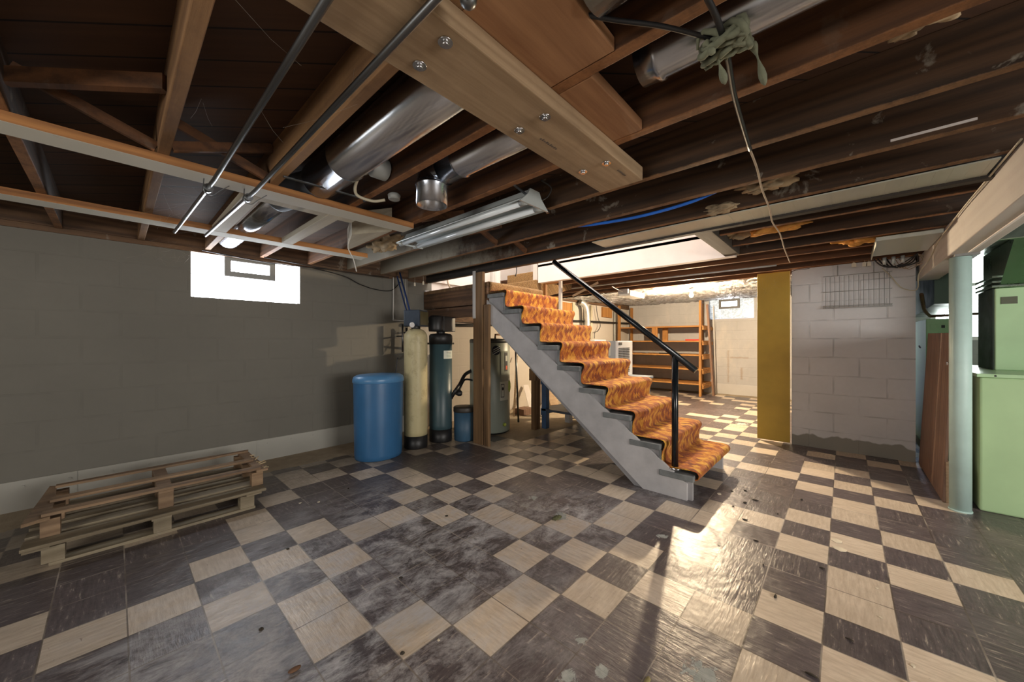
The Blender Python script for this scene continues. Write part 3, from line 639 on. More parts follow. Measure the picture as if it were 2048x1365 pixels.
for (x,y,dx,l) in ((-.76,-1.26,.06,.09),(-.79,-1.18,.03,.08),(-.84,-1.17,.0,.04)):
    mb=MB(); mb.tube(curve_pts([(x,y,1.955),(x+dx*.4,y-.01,1.955-l*.4),(x+dx,y-.02,1.955-l)],5),.01,8,rad=[.006+.004*math.sin(q) for q in range(10)]+[.002]); mb.build('loose_end',M_cloth,t)
mb=MB(); mb.tube(curve_pts([(-.80,-1.2,1.965),(-.92,-1.10,1.985),(-1.0,-1.0,2.01),(-1.1,-.9,2.03)]),.006,8); mb.build('cable_run',M_black,label='black cable leading left from the knotted cloth',category='cable')
mb=MB(); mb.tube(curve_pts([(.41,.02,2.03),(.415,-.13,2.01),(.43,-.45,1.995),(.44,-.75,2.01),(.41,-.97,2.04)]),.010,8); mb.build('water_line',M_blue,label='bright blue water line along a joist in the middle of the ceiling',category='hose')
mb=MB(); mb.bar((.353,-1.58,2.035),(.353,-1.81,2.035),.004,.010); mb.build('paint_stroke',M_white,label='long white paint stroke on a joist face at upper right',category='paint mark')
# insulation tufts
for i,(x,y,z,r,m_,lab) in enumerate(((.56,-1.12,2.06,.06,M_ins,'tan insulation tuft hanging between joists right of the twine'),(.735,-.85,2.03,.045,M_ins,'insulation tuft hanging near the blue water line'),(1.5,-1.05,2.07,.09,M_insor,'orange insulation clump in a bay left of the block pier'),
   (2.3,-1.55,2.06,.09,M_insor,'orange-stained insulation by the square metal pan'),(-.25,-1.62,2.15,.045,M_ins,'insulation bulging between joists at the upper right edge'),(.1,-1.05,2.12,.04,M_ins,'insulation scrap in the bay behind the rope'),(-.28,1.55,2.05,.10,M_ins,'matted insulation bunched past the end of the shop light'),(1.6,-.82,2.09,.08,M_ins,'insulation scrap at the stairwell header'))):
    mb=MB(); mb.ball((x,y,z),r,4,(.9,1.9,.62),.9,2.4); mb.ball((x+.02,y+r,z-.01),r*.5,3,(1,1.2,.8),.9,3); mb.build('insulation_tuft',m_,label=lab,category='insulation')
# ---------------------------------------------------------------- staircase
RUN=.241; RISE=.191; Y0=-.61; Z0=.20; NS=9
stair=thing('staircase',(1.5,.5,0),'open basement staircase with grey painted sides and orange patterned carpet','staircase')
def sawtooth(x0,x1):
    pts=[]; 
    for i in range(NS):
        y=Y0+RUN*i+.004; z=Z0+RISE*i-.055
        pts.append((y,z-(RISE if i else z))); pts.append((y,z))
    yt=Y0+RUN*NS+.02; pts.append((yt-.02,Z0+RISE*(NS-1)-.04)); pts.append((yt-.02,1.40))
    pts.append((-.16,0)); return pts
mb=MB(); mb.prism(sawtooth(0,0),'x',1.02,1.055); mb.build('stringer',M_carriage,stair,bevel=.002)
mb=MB(); mb.prism(sawtooth(0,0),'x',1.925,1.96); mb.build('stringer',M_string,stair,bevel=.002)
# diagonal face board on the near stringer
mb=MB(); s_=RISE/RUN
mb.prism([(-.575,0),(-.575,.125),(1.575,1.655),(1.575,1.43),(-.24,0)],'x',.998,1.02); mb.build('stringer_board',M_string,stair,bevel=.002)
for i in range(NS):
    y=Y0+RUN*i; z=Z0+RISE*i
    mb=MB(); mb.box(.99,1.975,y-.012,y+RUN-.002,z-.055,z-.010); mb.build('tread',M_tread,stair,bevel=.006)
    if i<NS-1: mb=MB(); mb.box(1.004,1.972,y+RUN-.016,y+RUN+.003,z-.010,z+RISE-.055); mb.build('riser',M_tread,stair)
# carpet runner: profile in y,z extruded over x with uv along its length
prof=[]
for i in range(NS):
    y=Y0+RUN*i; z=Z0+RISE*i
    if i==0: prof+=[(y+.012,z-.055),(y-.008,z-.05)]
    prof+=[(y-.028,z-.050),(y-.036,z-.030),(y-.036,z-.010),(y-.022,z+.006),(y+.008,z+.008)]
    prof+=[(y+.08,z+.006),(y+.16,z+.006)]
    if i<NS-1: prof+=[(y+RUN-.03,z+.008),(y+RUN-.012,z+.02),(y+RUN-.010,z+.05),(y+RUN-.010,z+.09),(y+RUN-.018,z+RISE-.07)]
    else: prof+=[(y+RUN+.01,z+.006)]
bm=bmesh.new(); NX=46; rows=[]; d=0; lens=[]
for k,(y,z) in enumerate(prof):
    if k: d+=math.hypot(y-prof[k-1][0],z-prof[k-1][1])
    lens.append(d); r=[]
    for q in range(NX+1):
        x=1.012+(1.99-1.012)*q/NX
        w1=.012*noise.noise(Vector((x*4,y*5,z*5))); w2=.006*noise.noise(Vector((x*14,y*14,z*14)))
        ex=.016*noise.noise(Vector((y*9,z*9,3))) if q in (0,NX) else 0
        xx=x+ex; 
        r.append(bm.verts.new((xx,y-abs(w1)*.9-abs(w2)*.7,z+abs(w1)*.6+abs(w2)+.010)))
    rows.append(r)
uvl=bm.loops.layers.uv.new('UVMap')
for a in range(len(rows)-1):
    for q in range(NX):
        f=bm.faces.new((rows[a][q],rows[a][q+1],rows[a+1][q+1],rows[a+1][q])); f.smooth=True
        for lp,(qq,aa) in zip(f.loops,((q,a),(q+1,a),(q+1,a+1),(q,a+1))): lp[uvl].uv=(qq/NX*.95,lens[aa])
O=stair.location
for v in bm.verts: v.co-=O
me=D.meshes.new('carpet_runner'); bm.to_mesh(me); bm.free(); me.materials.append(M_carpet)
o=D.objects.new('carpet_runner',me); COL.objects.link(o); o.parent=stair
so=o.modifiers.new('thick','SOLIDIFY'); so.thickness=.008; so.offset=1
sb=o.modifiers.new('sub','SUBSURF'); sb.levels=1; sb.render_levels=1
# handrail
t=thing('handrail',(1.04,-.476,.21),'black steel stair handrail on a post rising from the lowest tread','handrail')
mb=MB(); mb.tube([(1.04,-.625,.965),(1.04,.665,.965+1.29*.775)],.024,20); mb.build('rail',M_rail,t)
mb=MB(); mb.tube([(1.04,-.476,.212),(1.04,-.476,1.075)],.024,20); hpst=mb.build('post',M_rail,t)
mb=MB(); mb.lathe([(.05,.209),(.05,.216),(.03,.22)],(1.04,-.476,0),24); mb.build('flange',M_chrome,hpst)
# ---------------------------------------------------------------- landing
LZ=1.87
ld=thing('landing_platform',(1.5,2.2,1.5),'small wooden stair landing with brown carpet against the block wall','landing')
mb=MB(); mb.box(1.0,2.05,1.575,WL-.005,LZ-.05,LZ-.01); mb.build('deck',M_post,ld,bevel=.003)
M_lj=wood('wood_landing_joist',(.07,.035,.018),(.19,.10,.05),'y',stain=(.04,.025,.015),spots=.2)
for a,b in ((1.0,1.04),(1.3,1.34),(1.65,1.69),(2.0,2.04)):
    mb=MB(); mb.box(a,b,1.62,WL-.01,1.62,LZ-.05); mb.build('joist',M_lj,ld)
mb=MB(); mb.box(1.0,2.05,1.575,1.615,1.60,LZ-.05); mb.build('rim_board',M_lj,ld)
mb=MB(); mb.box(1.0,2.05,WL-.06,WL-.01,1.47,1.60); mb.box(1.02,1.06,1.63,WL-.06,1.48,1.61); mb.build('ledger',M_lj,ld)
def carpet_sheet(name,x0,x1,prof,par,mat=M_brown,nx=24):
    bm=bmesh.new(); uvl=bm.loops.layers.uv.new('UVMap'); rows=[];d=0;ls=[]
    for k,(y,z) in enumerate(prof):
        if k: d+=math.hypot(y-prof[k-1][0],z-prof[k-1][1])
        ls.append(d); rows.append([bm.verts.new((x0+(x1-x0)*q/nx,y,z+.005*noise.noise(Vector((q*.7,y*5,0))))) for q in range(nx+1)])
    for a in range(len(rows)-1):
        for q in range(nx):
            f=bm.faces.new((rows[a][q],rows[a][q+1],rows[a+1][q+1],rows[a+1][q])); f.smooth=True
            for lp,(qq,aa) in zip(f.loops,((q,a),(q+1,a),(q+1,a+1),(q,a+1))): lp[uvl].uv=(qq/nx*(x1-x0),ls[aa])
    for v in bm.verts: v.co-=par.location
    me=D.meshes.new(name); bm.to_mesh(me); bm.free(); me.materials.append(mat); o=D.objects.new(name,me); COL.objects.link(o); o.parent=par
    s=o.modifiers.new('thick','SOLIDIFY'); s.thickness=.008; return o
carpet_sheet('carpet',1.04,2.02,[(1.567,1.742),(1.562,1.80),(1.556,LZ-.03),(1.560,LZ-.005),(1.58,LZ+.004),(1.9,LZ+.002),(2.4,LZ+.002),(WL-.01,LZ+.002)],ld)
# two brown steps up to the house, rising in +x beyond the landing
up=thing('upper_steps',(2.2,2.1,1.87),'two brown carpeted steps leading up from the landing to the house','steps')
mb=MB(); mb.prism([(2.02,LZ-.1),(2.02,2.03),(2.27,2.03),(2.27,2.21),(3.2,2.21),(3.2,LZ+.2),(2.1,LZ-.1)],'y',1.67,2.45)
bm=mb.bm; uvl=bm.loops.layers.uv.new('UVMap')
for f in bm.faces:
    for lp in f.loops: lp[uvl].uv=(lp.vert.co.y,lp.vert.co.x+lp.vert.co.z)
mb.build('carpeted_steps',M_brown,up,bevel=.012)
# posts beside the landing
def post(name,x0,x1,y0,y1,z0,z1,m,lab,cat='post'):
    mb=MB(); mb.box(x0,x1,y0,y1,z0,z1); return mb.build(name,m,bevel=.003,label=lab,category=cat)
post('landing_post',.955,.996,1.60,1.755,0,1.98,M_post,'tall brown timber post at the corner of the landing reaching the joists')
post('landing_post',.96,.996,1.505,1.585,0,1.60,M_post,'shorter brown timber post under the top tread beside the water heater')
post('landing_post',.94,.954,1.71,1.752,1.45,2.0,M_wpaint,'narrow white painted upright fixed to the landing corner post')
post('wall_upright',1.98,2.05,2.50,2.53,1.88,2.3,M_wpaint,'white painted door casing on the landing beside the brown steps','trim board')
fr=thing('stud_frame',(2.15,1.5,1.55),'small open wooden stud frame beside the top of the stairs','frame')
mb=MB(); mb.box(2.14,2.18,1.60,1.64,1.79,1.98); mb.build('stud',M_shelfz,fr)
mb=MB(); mb.box(2.14,2.18,1.38,1.64,1.765,1.79); mb.build('rail',M_shelf,fr)
mb=MB(); mb.box(2.13,2.17,1.34,1.375,1.55,2.0); mb.build('stud',M_wpaint,fr)
mb=MB(); mb.box(2.14,2.18,1.38,1.60,1.97,1.99); mb.build('rail',M_shelf,fr)
post('wall_upright',2.06,2.12,1.68,1.76,1.87,2.4,M_wpaint,'white painted wall end beside the stud frame at the landing','trim board')
mb=MB(); mb.prism([(1.0,1.885),(1.17,1.545),(1.17,1.80),(1.06,1.885)],'y',WL-.03,WL-.008); mb.build('gusset_board',M_string,label='small grey triangular board where the landing meets the block wall',category='board')
mb=MB(); mb.tube([(1.30,2.60,LZ+.01),(1.35,2.75,2.03),(1.34,2.77,2.25)],.012,10); mb.ball((1.30,2.60,LZ+.03),.03,2); mb.build('broom_handle',M_cord,label='yellowish stick leaning on the wall above the landing',category='stick')
mb=MB(); mb.tube(curve_pts([(1.03,1.15,1.99),(1.035,1.15,1.93),(1.03,1.16,1.89)]),.0045,6); mb.ball((1.03,1.16,1.887),.009,1); mb.build('hanging_wire',M_black,label='short black wire dangling from the trimmer above the top steps',category='wire')
# ---------------------------------------------------------------- tanks
t=thing('brine_tank',(-.02,2.12,0),'tall oval bright blue brine tank with lid by the grey block wall','tank')
prof=[(.225,0),(.236,.01),(.24,.05),(.246,.4),(.25,.76),(.25,.775)]
mb=MB(); mb.lathe(prof,(-.02,2.12,0),56,sq=(1,.84)); mb.build('body',M_bluetub,t)
mb=MB(); mb.lathe([(.252,.765),(.258,.77),(.258,.80),(.25,.825),(.22,.842),(.12,.85),(.01,.852)],(-.02,2.12,0),56,sq=(1,.84)); mb.build('lid',plain('blue_lid_plastic',(.08,.23,.45),.32,0,.12,8),t)
def ctank(name,x,y,r,h,matb,lab,base=.14,top='dome',lean=0,headcol=M_black):
    t=thing(name,(x,y,0),lab,'tank')
    mb=MB(); mb.lathe([(r*.96,0),(r*1.0,.01),(r*.99,base)],(x,y,0),40); mb.build('foot',M_black,t)
    if top=='dome': pr=[(r*.97,base*.8),(r*.985,base+.05)]+[(r*.985*(1-.001*k),base+.05+(h-base-.15)*k/6) for k in range(1,7)]+[(r*.985*math.cos(a*PI/2/8*.95),h-.10+.10*math.sin(a*PI/2/8)) for a in range(1,9)]+[(.02,h)]
    else: pr=[(r*.97,base*.8),(r*.985,base+.05),(r*.985,h-.10)]
    mb=MB(); mb.lathe(pr,(x,y,0),48); mb.build('shell',matb,t)
    if top!='dome': mb=MB(); mb.lathe([(r*1.02,h-.12),(r*1.02,h-.02),(r*.9,h),(.05,h+.01)],(x,y,0),48); mb.build('collar',M_black,t)
    mb=MB(); mb.lathe([(.05,h-.02),(.05,h+.04),(.038,h+.045),(.038,h+.09)],(x,y,0),24); mb.build('valve_neck',M_black,t)
    return t
A=Matrix.Rotation(-.15,4,'Z')
t=ctank('softener_tank',.42,2.12,.130,1.33,M_tankcream,'tall cream water softener tank stained brown beside the blue tub')
mb=MB(); M_=Matrix.Translation((.44,2.13,1.36))@Matrix.Rotation(.5,4,'Z'); mb.box(-.13,.07,-.10,.09,-.01,.17,M_); vh=mb.build('valve_head',plain('dark_blue_plastic',(.03,.045,.07),.4),t,bevel=.008)
mb=MB(); mb.box(.072,.09,-.095,.085,.0,.165,M_); mb.box(-.11,.055,-.104,-.1005,.005,.155,M_); mb.build('face_plate',plain('smoked_amber_panel',(.10,.085,.04),.3),vh)
mb=MB(); mb.lathe([(.028,-.012),(.028,.0)],(.28,1.98,1.36),20,'y'); mb.build('pressure_gauge',M_acwhite,vh)
mb=MB(); mb.tube([(.28,1.99,1.36),(.36,2.08,1.36)],.014,10); mb.build('inlet_pipe',M_iron,t)
t=ctank('filter_tank',.77,2.13,.135,1.27,M_tankblue,'tall dark teal filter tank with black cap and small label','.15' and .15,'cap')
mb=MB(); M_=Matrix.Translation((.77,2.13,1.30))@Matrix.Rotation(.25,4,'Z'); mb.box(-.05,.17,-.09,.09,.0,.18,M_); vh=mb.build('valve_head',M_black,t,bevel=.008)
mb=MB(); mb.lathe([(.085,1.30),(.09,1.33),(.09,1.46),(.07,1.485)],(.69,2.11,0),24); mb.build('valve_cover',M_black,vh)
def curved_label(x,y,r,a0,a1,z0,z1,mat,par,name,n=8):
    mb=MB()
    for k in range(n):
        b0=a0+(a1-a0)*k/n; b1=a0+(a1-a0)*(k+1)/n
        mb.face([(x+r*math.cos(b0),y+r*math.sin(b0),z0),(x+r*math.cos(b1),y+r*math.sin(b1),z0),(x+r*math.cos(b1),y+r*math.sin(b1),z1),(x+r*math.cos(b0),y+r*math.sin(b0),z1)])
    bmesh.ops.remove_doubles(mb.bm,verts=mb.bm.verts,dist=1e-5)
    curved_label.last=mb.build(name,mat,par); return curved_label.last
aC=math.atan2(-1.4347-2.13,-1.8647-.77)
curved_label(.77,2.13,.1365,aC+.25,aC+1.35,.98,1.075,M_label,t,'label'); lb=curved_label.last
for k in range(4): curved_label(.77,2.13,.1375,aC+.5,aC+1.05,1.0+k*.018,1.006+k*.018,M_ink if k==3 else plain('faint_print',(.25,.35,.3),.7),lb,'label_line')
t=thing('small_brine_tank',(.985,1.95,0),'small blue tank with dark lid between the teal tank and the post','tank')
mb=MB(); mb.lathe([(.115,0),(.122,.01),(.125,.35)],(.985,1.95,0),40); mb.build('body',M_smallblue,t)
mb=MB(); mb.lathe([(.128,.34),(.131,.35),(.131,.39),(.125,.40),(.01,.402)],(.985,1.95,0),40); mb.build('lid',plain('dark_brown_lid',(.035,.028,.022),.5),t)
# water heater
hx,hy,hr=1.50,2.04,.265
t=thing('water_heater',(hx,hy,0),'grey-green electric water heater behind the landing post','water heater')
mb=MB(); mb.lathe([(hr*.98,0.02),(hr,.03),(hr,1.17),(hr*.985,1.175)],(hx,hy,0),56); mb.build('jacket',M_heater,t)
mb=MB(); mb.lathe([(hr*1.01,1.165),(hr*1.01,1.20),(hr*.96,1.215),(.02,1.225)],(hx,hy,0),56); mb.build('top_cap',plain('dark_grey_cap',(.07,.075,.075),.45),t)
mb=MB(); mb.lathe([(hr*.9,0),(hr*.9,.03)],(hx,hy,0),40); mb.build('base',M_black,t)
aH=math.atan2(-1.4347-hy,-1.8647-hx)
def hp(a,r=hr): return (hx+r*math.cos(a),hy+r*math.sin(a))
curved_label(hx,hy,hr+.003,aH+0.550,aH+1.050,.66,1.06,M_heater,t,'access_panel')
el=curved_label(hx,hy,hr+.006,aH+0.780,aH+1.000,.80,1.04,M_ink,t,'energy_label')
curved_label(hx,hy,hr+.007,aH+0.850,aH+0.970,.82,.87,M_orangep,el,'red_sticker')
curved_label(hx,hy,hr+.007,aH+0.830,aH+0.970,.93,1.0,M_label,el,'label_emblem')
il=curved_label(hx,hy,hr+.004,aH+0.500,aH+1.100,.43,.67,M_label,t,'instruction_label')
curved_label(hx,hy,hr+.005,aH+0.540,aH+0.750,.47,.64,M_ink,il,'warning_border')
curved_label(hx,hy,hr+.006,aH+0.565,aH+0.725,.48,.63,M_label,il,'warning_panel')
mb=MB(); px_,py_=hp(aH+0.650,hr+.007); mb.ball((px_,py_,.58),.014,2,(1,1,1.6)); mb.build('warning_figure',M_ink,il)
# round emblem: dark disc with slanting pale stripes
q=hp(aH+.30,hr+.004); nv=Vector((math.cos(aH+.30),math.sin(aH+.30),0)); tv=Vector((-nv.y,nv.x,0)); c0=Vector((q[0],q[1],1.07))
mb=MB(); mb.face([c0+tv*.055*math.cos(a)+Vector((0,0,.06*math.sin(a))) for a in [2*PI*k/28 for k in range(28)]]); ed_=mb.build('emblem_disc',plain('emblem_navy',(.02,.03,.05),.4),t)
mb=MB()
for k,s_k in enumerate((-.026,0,.026)):
    pts=[c0+nv*.003+tv*(-.045+.09*u)+Vector((0,0,s_k+.03*(u-.5)*1.6)) for u in (0,.2,.4,.6,.8,1)]
    mb.tube(pts,.005,6)
mb.build('emblem_stripes',M_alu,ed_)
q=hp(aH+.75,hr+.01); mb=MB(); mb.ball((q[0],q[1],.12),.025,2); mb.build('drain_valve',M_yelgreen,t)
q=hp(aH+1.15,hr+.012); mb=MB(); mb.ball((q[0],q[1],.60),.035,2,(.5,.5,2.2)); mb.build('hanging_tag',M_yelgreen,t)
mb=MB(); mb.tube([(hx+.0,hy-.1,1.22),(hx,hy-.1,1.27),(hx+.2,hy-.1,1.275)],.012,8); mb.tube([(hx+.0,hy+.1,1.22),(hx,hy+.1,1.5)],.012,8); mb.build('pipe_stub',M_copper,t)
# pipes on the wall
mb=MB(); mb.tube([(.70,WL-.03,1.40),(2.1,WL-.03,1.44),(4.5,WL-.06,1.61),(7.35,WL-.06,1.655)],.024,12); mb.build('drain_pipe',M_black,label='long black drain pipe along the far part of the left wall',category='pipe')
mb=MB(); mb.tube([(.63,2.7,1.155),(1.30,2.55,1.155)],.013,10); mb.build('supply_pipe',M_black,label='thin black pipe from the tanks to the water heater',category='pipe')
mb=MB(); mb.tube([(.68,WL-.001,1.30),(.68,2.74,1.30)],.010,8); mb.tube([(.60,WL-.001,1.25),(.60,2.70,1.25)],.010,8); mb.tube([(.68,2.74,1.36),(.68,2.74,1.0),(.62,2.66,.96)],.014,10); mb.tube([(.60,2.7,1.40),(.60,2.7,1.05)],.011,10); mb.build('supply_pipe',M_iron,label='dark vertical pipes behind the cream softener tank',category='pipe')
mb=MB(); mb.tube(curve_pts([(.86,2.05,.50),(.885,1.99,.60),(1.0,2.05,.66),(1.12,2.1,.76),(1.27,2.15,.80)]),.022,10); mb.tube(curve_pts([(.88,1.98,.55),(.95,2.0,.60),(1.1,2.08,.70),(1.25,2.1,.68)]),.012,8); mb.ball((.93,1.98,.56),.04,2,jit=.3); mb.build('drain_hose',M_black,label='black corrugated hose looping between teal tank and water heater',category='hose')
mb=MB(); mb.tube(curve_pts([(.90,2.2,1.20),(.95,2.2,1.0),(.93,2.2,.75),(.86,2.2,.6),(.88,2.15,.4)]),.006,6); mb.tube(curve_pts([(1.1,2.5,1.4),(1.0,2.4,1.0),(.93,2.2,.5),(.9,2.1,.42)]),.004,6); mb.build('thin_cable',M_black,label='thin black cables hanging beside the teal filter tank',category='cable')
mb=MB(); mb.tube(curve_pts([(.30,2.3,1.0),(.27,2.3,.7),(.29,2.3,.4),(.31,2.35,.006)]),.008,6); mb.build('thin_cable',M_black,label='thin dark tube dropping behind the blue brine tank',category='cable')
# painted conduit frame and blue lines
t=thing('conduit_frame',(.6,WL-.03,1.45),'white-edged conduit and board fixed on the grey wall above the tanks','conduit')
mb=MB(); mb.box(.53,.74,WL-.02,WL-.002,1.46,2.0); mb.build('backing_board',plain('grey_wall_board',(.22,.21,.185)),t)
mb=MB(); mb.tube(curve_pts([(.53,WL-.03,2.0),(.53,WL-.03,1.75),(.53,WL-.03,1.48),(.56,WL-.03,1.455),(.8,WL-.05,1.45)],4),.009,8); mb.tube([(.70,WL-.03,2.0),(.70,WL-.03,1.5)],.006,8); mb.build('conduit',M_wpaint,t)
mb=MB(); mb.tube([(.56,2.70,2.05),(.50,2.35,1.50),(.45,2.2,1.42)],.011,8); mb.tube([(.53,2.71,2.0),(.52,2.45,1.5),(.40,2.2,1.43)],.009,8); mb.build('water_line',M_navy,label='pair of navy blue water lines dropping to the softener head',category='hose')
mb=MB(); mb.tube(curve_pts([(-.45,2.75,1.97),(-.1,2.78,1.93),(.1,2.80,1.86),(.30,2.80,1.82),(.50,2.80,1.83),(.62,2.78,1.95)]),.005,6); mb.build('thin_cable',M_black,label='black cable sagging along the top of the left wall',category='cable')
for i,(a,b) in enumerate((((-1.35,2.72,1.985),(-.3,2.74,1.975)),((-.9,2.66,1.99),(.4,2.68,1.965)))):
    mb=MB(); mb.tube(curve_pts([a,((a[0]+b[0])/2,a[1],a[2]-.03),b]),.005,6); mb.build('thin_cable',M_black,label=['black cable running above the glass block window','second cable slung from the joists right of the window'][i],category='cable')
mb=MB(); mb.tube(curve_pts([(-.62,1.45,2.0),(-.60,1.5,1.93),(-.56,1.5,1.85),(-.52,1.53,1.76)]),.004,6); mb.build('hanging_wire',M_wpaint,label='crooked white wire hanging between the furring strips',category='wire')
# ---------------------------------------------------------------- pallets
def pallet(z,y0,ys,feet,deckrows,mat,lab,x0=-2.17,x1=-1.12,h=.13):
    t=thing('pallet',((x0+x1)/2,(y0+2.35)/2,z),lab,'pallet','wooden pallets against the left wall')
    return t
t=pallet(0,1.62,0,0,0,M_pal2,'lower grey-green wooden pallet on the floor by the left wall')
for y in (1.70,1.99,2.28):
    mb=MB(); mb.box(-2.10,-1.19,y-.045,y+.045,0,.016); mb.build('bottom_board',M_pal2,t)
    for x in (-2.09,-1.67,-1.24):
        mb=MB(); mb.box(x-.035,x+.045,y-.04,y+.04,.016,.098); mb.build('block',M_pal2,t)
for y,wd in ((1.685,.12),(1.84,.09),(1.99,.10),(2.14,.09),(2.28,.10)):
    mb=MB(); mb.box(-2.19,-1.13,y-wd/2,y+wd/2,.114,.131); mb.build('deck_board',M_pal2,t,bevel=.002)
for x in (-2.14,-1.67,-1.20):
    mb=MB(); mb.box(x-.045,x+.045,1.64,2.33,.098,.114); mb.build('cross_board',M_pal2,t)
t=pallet(.131,1.75,0,0,0,M_pal,'upper broken brown pallet stacked with missing boards')
for x in (-2.10,-1.645,-1.16):
    for y in (1.76,2.02,2.30):
        mb=MB(); mb.box(x-.035,x+.035,y-.03,y+.03,.131,.225); mb.build('block',M_pal,t,bevel=.002)
for k,(y,xa,xb) in enumerate(((1.76,-2.13,-1.14),(2.01,-2.12,-1.13),(2.31,-2.12,-1.105))):
    mb=MB(); w0=.032
    pts=[(xa,y-w0),(xb,y-w0+.004),(xb+.008,y-.004),(xb-.005,y+w0),(xa+.3,y+w0+.006),(xa,y+w0)]
    if k==2: pts=[(xa,y-.02),(-1.35,y-.03),(-1.25,y-.012),(xb,y-.028),(xb+.012,y+.02),(-1.5,y+.035),(xa,y+.022)]
    mb.prism(pts,'z',.243,.258); mb.build('deck_board',M_pal,t)
for x,dy in ((-2.15,0),(-1.645,0),(-1.13,0)):
    mb=MB(); 
    if x==-2.15: mb.prism([(-2.19,1.68),(-2.10,1.72),(-2.105,2.05),(-2.12,2.36),(-2.15,2.38),(-2.165,2.1)],'z',.225,.242)
    else: mb.box(x-.035,x+.035,1.73,2.34,.226,.242)
    mb.build('cross_board',M_pal,t)
mb=MB()
random.seed(3)
for k in range(9): 
    a=Vector((-1.12,1.74+.05*k+random.uniform(-.01,.01),.245+.01*random.random())); mb.tube([a,a+Vector((random.uniform(.0,.05),random.uniform(-.02,.03),random.uniform(-.02,.02)))],.004,5)
mb.build('splinters',plain('pale_splinter_wood',(.50,.38,.22),.8),t,kind='stuff')
# ---------------------------------------------------------------- blue bench with air conditioner
t=thing('workbench',(2.5,1.0,0),'blue painted low workbench standing behind the stairs','workbench')
mb=MB(); mb.box(2.02,3.03,.46,1.62,.69,.72); mb.build('bench_top',plain('bench_top_paint',(.22,.27,.33),.5),t,bevel=.003)
for x,y in ((2.10,1.57),(2.97,.53),(2.08,.53),(2.97,1.57)):
    mb=MB(); mb.box(x-.04,x+.04,y-.035,y+.035,0,.60); mb.build('leg',M_benchblue,t,bevel=.003)
mb=MB(); mb.box(2.03,3.02,1.50,1.60,.60,.69); mb.box(2.03,3.02,.49,.58,.60,.69); mb.build('apron',M_benchblue,t)
mb=MB(); mb.box(2.06,3.0,.50,1.60,.24,.27); mb.build('shelf',plain('shelf_blue_paint',(.09,.11,.15),.5),t,bevel=.001)
mb=MB(); mb.box(2.06,3.0,1.60,1.62,.18,.27); mb.build('shelf_rail',M_benchblue,t)
mb=MB(); mb.box(2.58,2.66,1.50,1.58,0,.239); mb.build('shelf_support',plain('grey_block_paint',(.4,.41,.43),.6),t)
post('timber_post',1.90,2.02,1.60,1.66,0,.66,M_post,'rough brown timber post standing in front of the blue bench leg')
mb=MB(); mb.box(1.88,2.04,1.575,1.68,.661,.82); mb.build('timber_block',M_post,bevel=.004,label='brown timber cap block resting on the rough post under the stairs',category='timber block')
mb=MB(); mb.lathe([(.075,.271),(.085,.41),(.088,.415)],(2.45,1.35,0),28); mb.build('bucket',M_acgrey,label='grey metal bucket on the lower shelf of the blue bench',category='bucket')
t=thing('air_conditioner',(2.67,.97,.72),'grey window air conditioner with white louvred grille on the blue bench','air conditioner')
mb=MB(); mb.box(2.45,2.86,.72,1.24,.735,1.19); mb.build('casing',M_acgrey,t,bevel=.006)
mb=MB(); mb.box(2.45,2.89,.69,.72,.735,1.19); ff=mb.build('front_frame',M_acwhite,t,bevel=.004)
mb=MB()
for k in range(15): 
    for a,b in ((2.475,2.565),(2.585,2.675),(2.695,2.785)): mb.box(a,b,.683,.689,.78+k*.022,.793+k*.022)
mb.build('louvres',M_black,ff)
mb=MB(); mb.box(2.48,2.56,.683,.689,1.135,1.17); mb.build('control_slot',M_black,ff)
mb=MB(); mb.box(2.447,2.4495,.79,.86,1.0,1.12); rp=mb.build('rating_plate',M_label,t)
mb=MB()
for k in range(6): mb.box(2.4455,2.447,.80,.85,1.01+k*.017,1.014+k*.017)
mb.build('rating_print',plain('faint_print',(.25,.35,.3),.7),rp)
mb=MB(); [mb.box(x-.02,x+.02,y-.02,y+.02,.72,.736) for x in (2.5,2.8) for y in (.76,1.2)]; mb.build('feet',M_black,t)
# clothes dryer with vent hose
t=thing('clothes_dryer',(5.2,2.5,0),'white clothes dryer mostly hidden behind the air conditioner','dryer')
mb=MB(); mb.box(4.86,5.56,2.15,2.78,0.01,1.02); mb.build('body',M_acwhite,t,bevel=.01)
mb=MB(); mb.prism([(4.86,1.02),(4.93,1.22),(5.40,1.22),(5.56,1.02)],'y',2.42,2.6); cs=mb.build('console',M_acwhite,t,bevel=.01)
for dx_,r_ in ((5.0,.03),(5.15,.02)):
    mb=MB(); mb.lathe([(r_,2.40),(r_,2.42)],(dx_,0,1.1),18,'y'); mb.build('dial',M_vframe,cs)
mb=MB(); pts=curve_pts([(4.83,2.72,2.02),(4.92,2.68,1.98),(4.98,2.65,1.85),(5.0,2.64,1.5),(5.02,2.66,1.1)],16)
mb.tube(pts,.06,18,rad=[.056 if k%2 else .066 for k in range(len(pts))]); mb.build('vent_hose',plain('foil_hose',(.7,.7,.68),.3,.6),label='silver corrugated vent hose dropping to the dryer',category='hose')
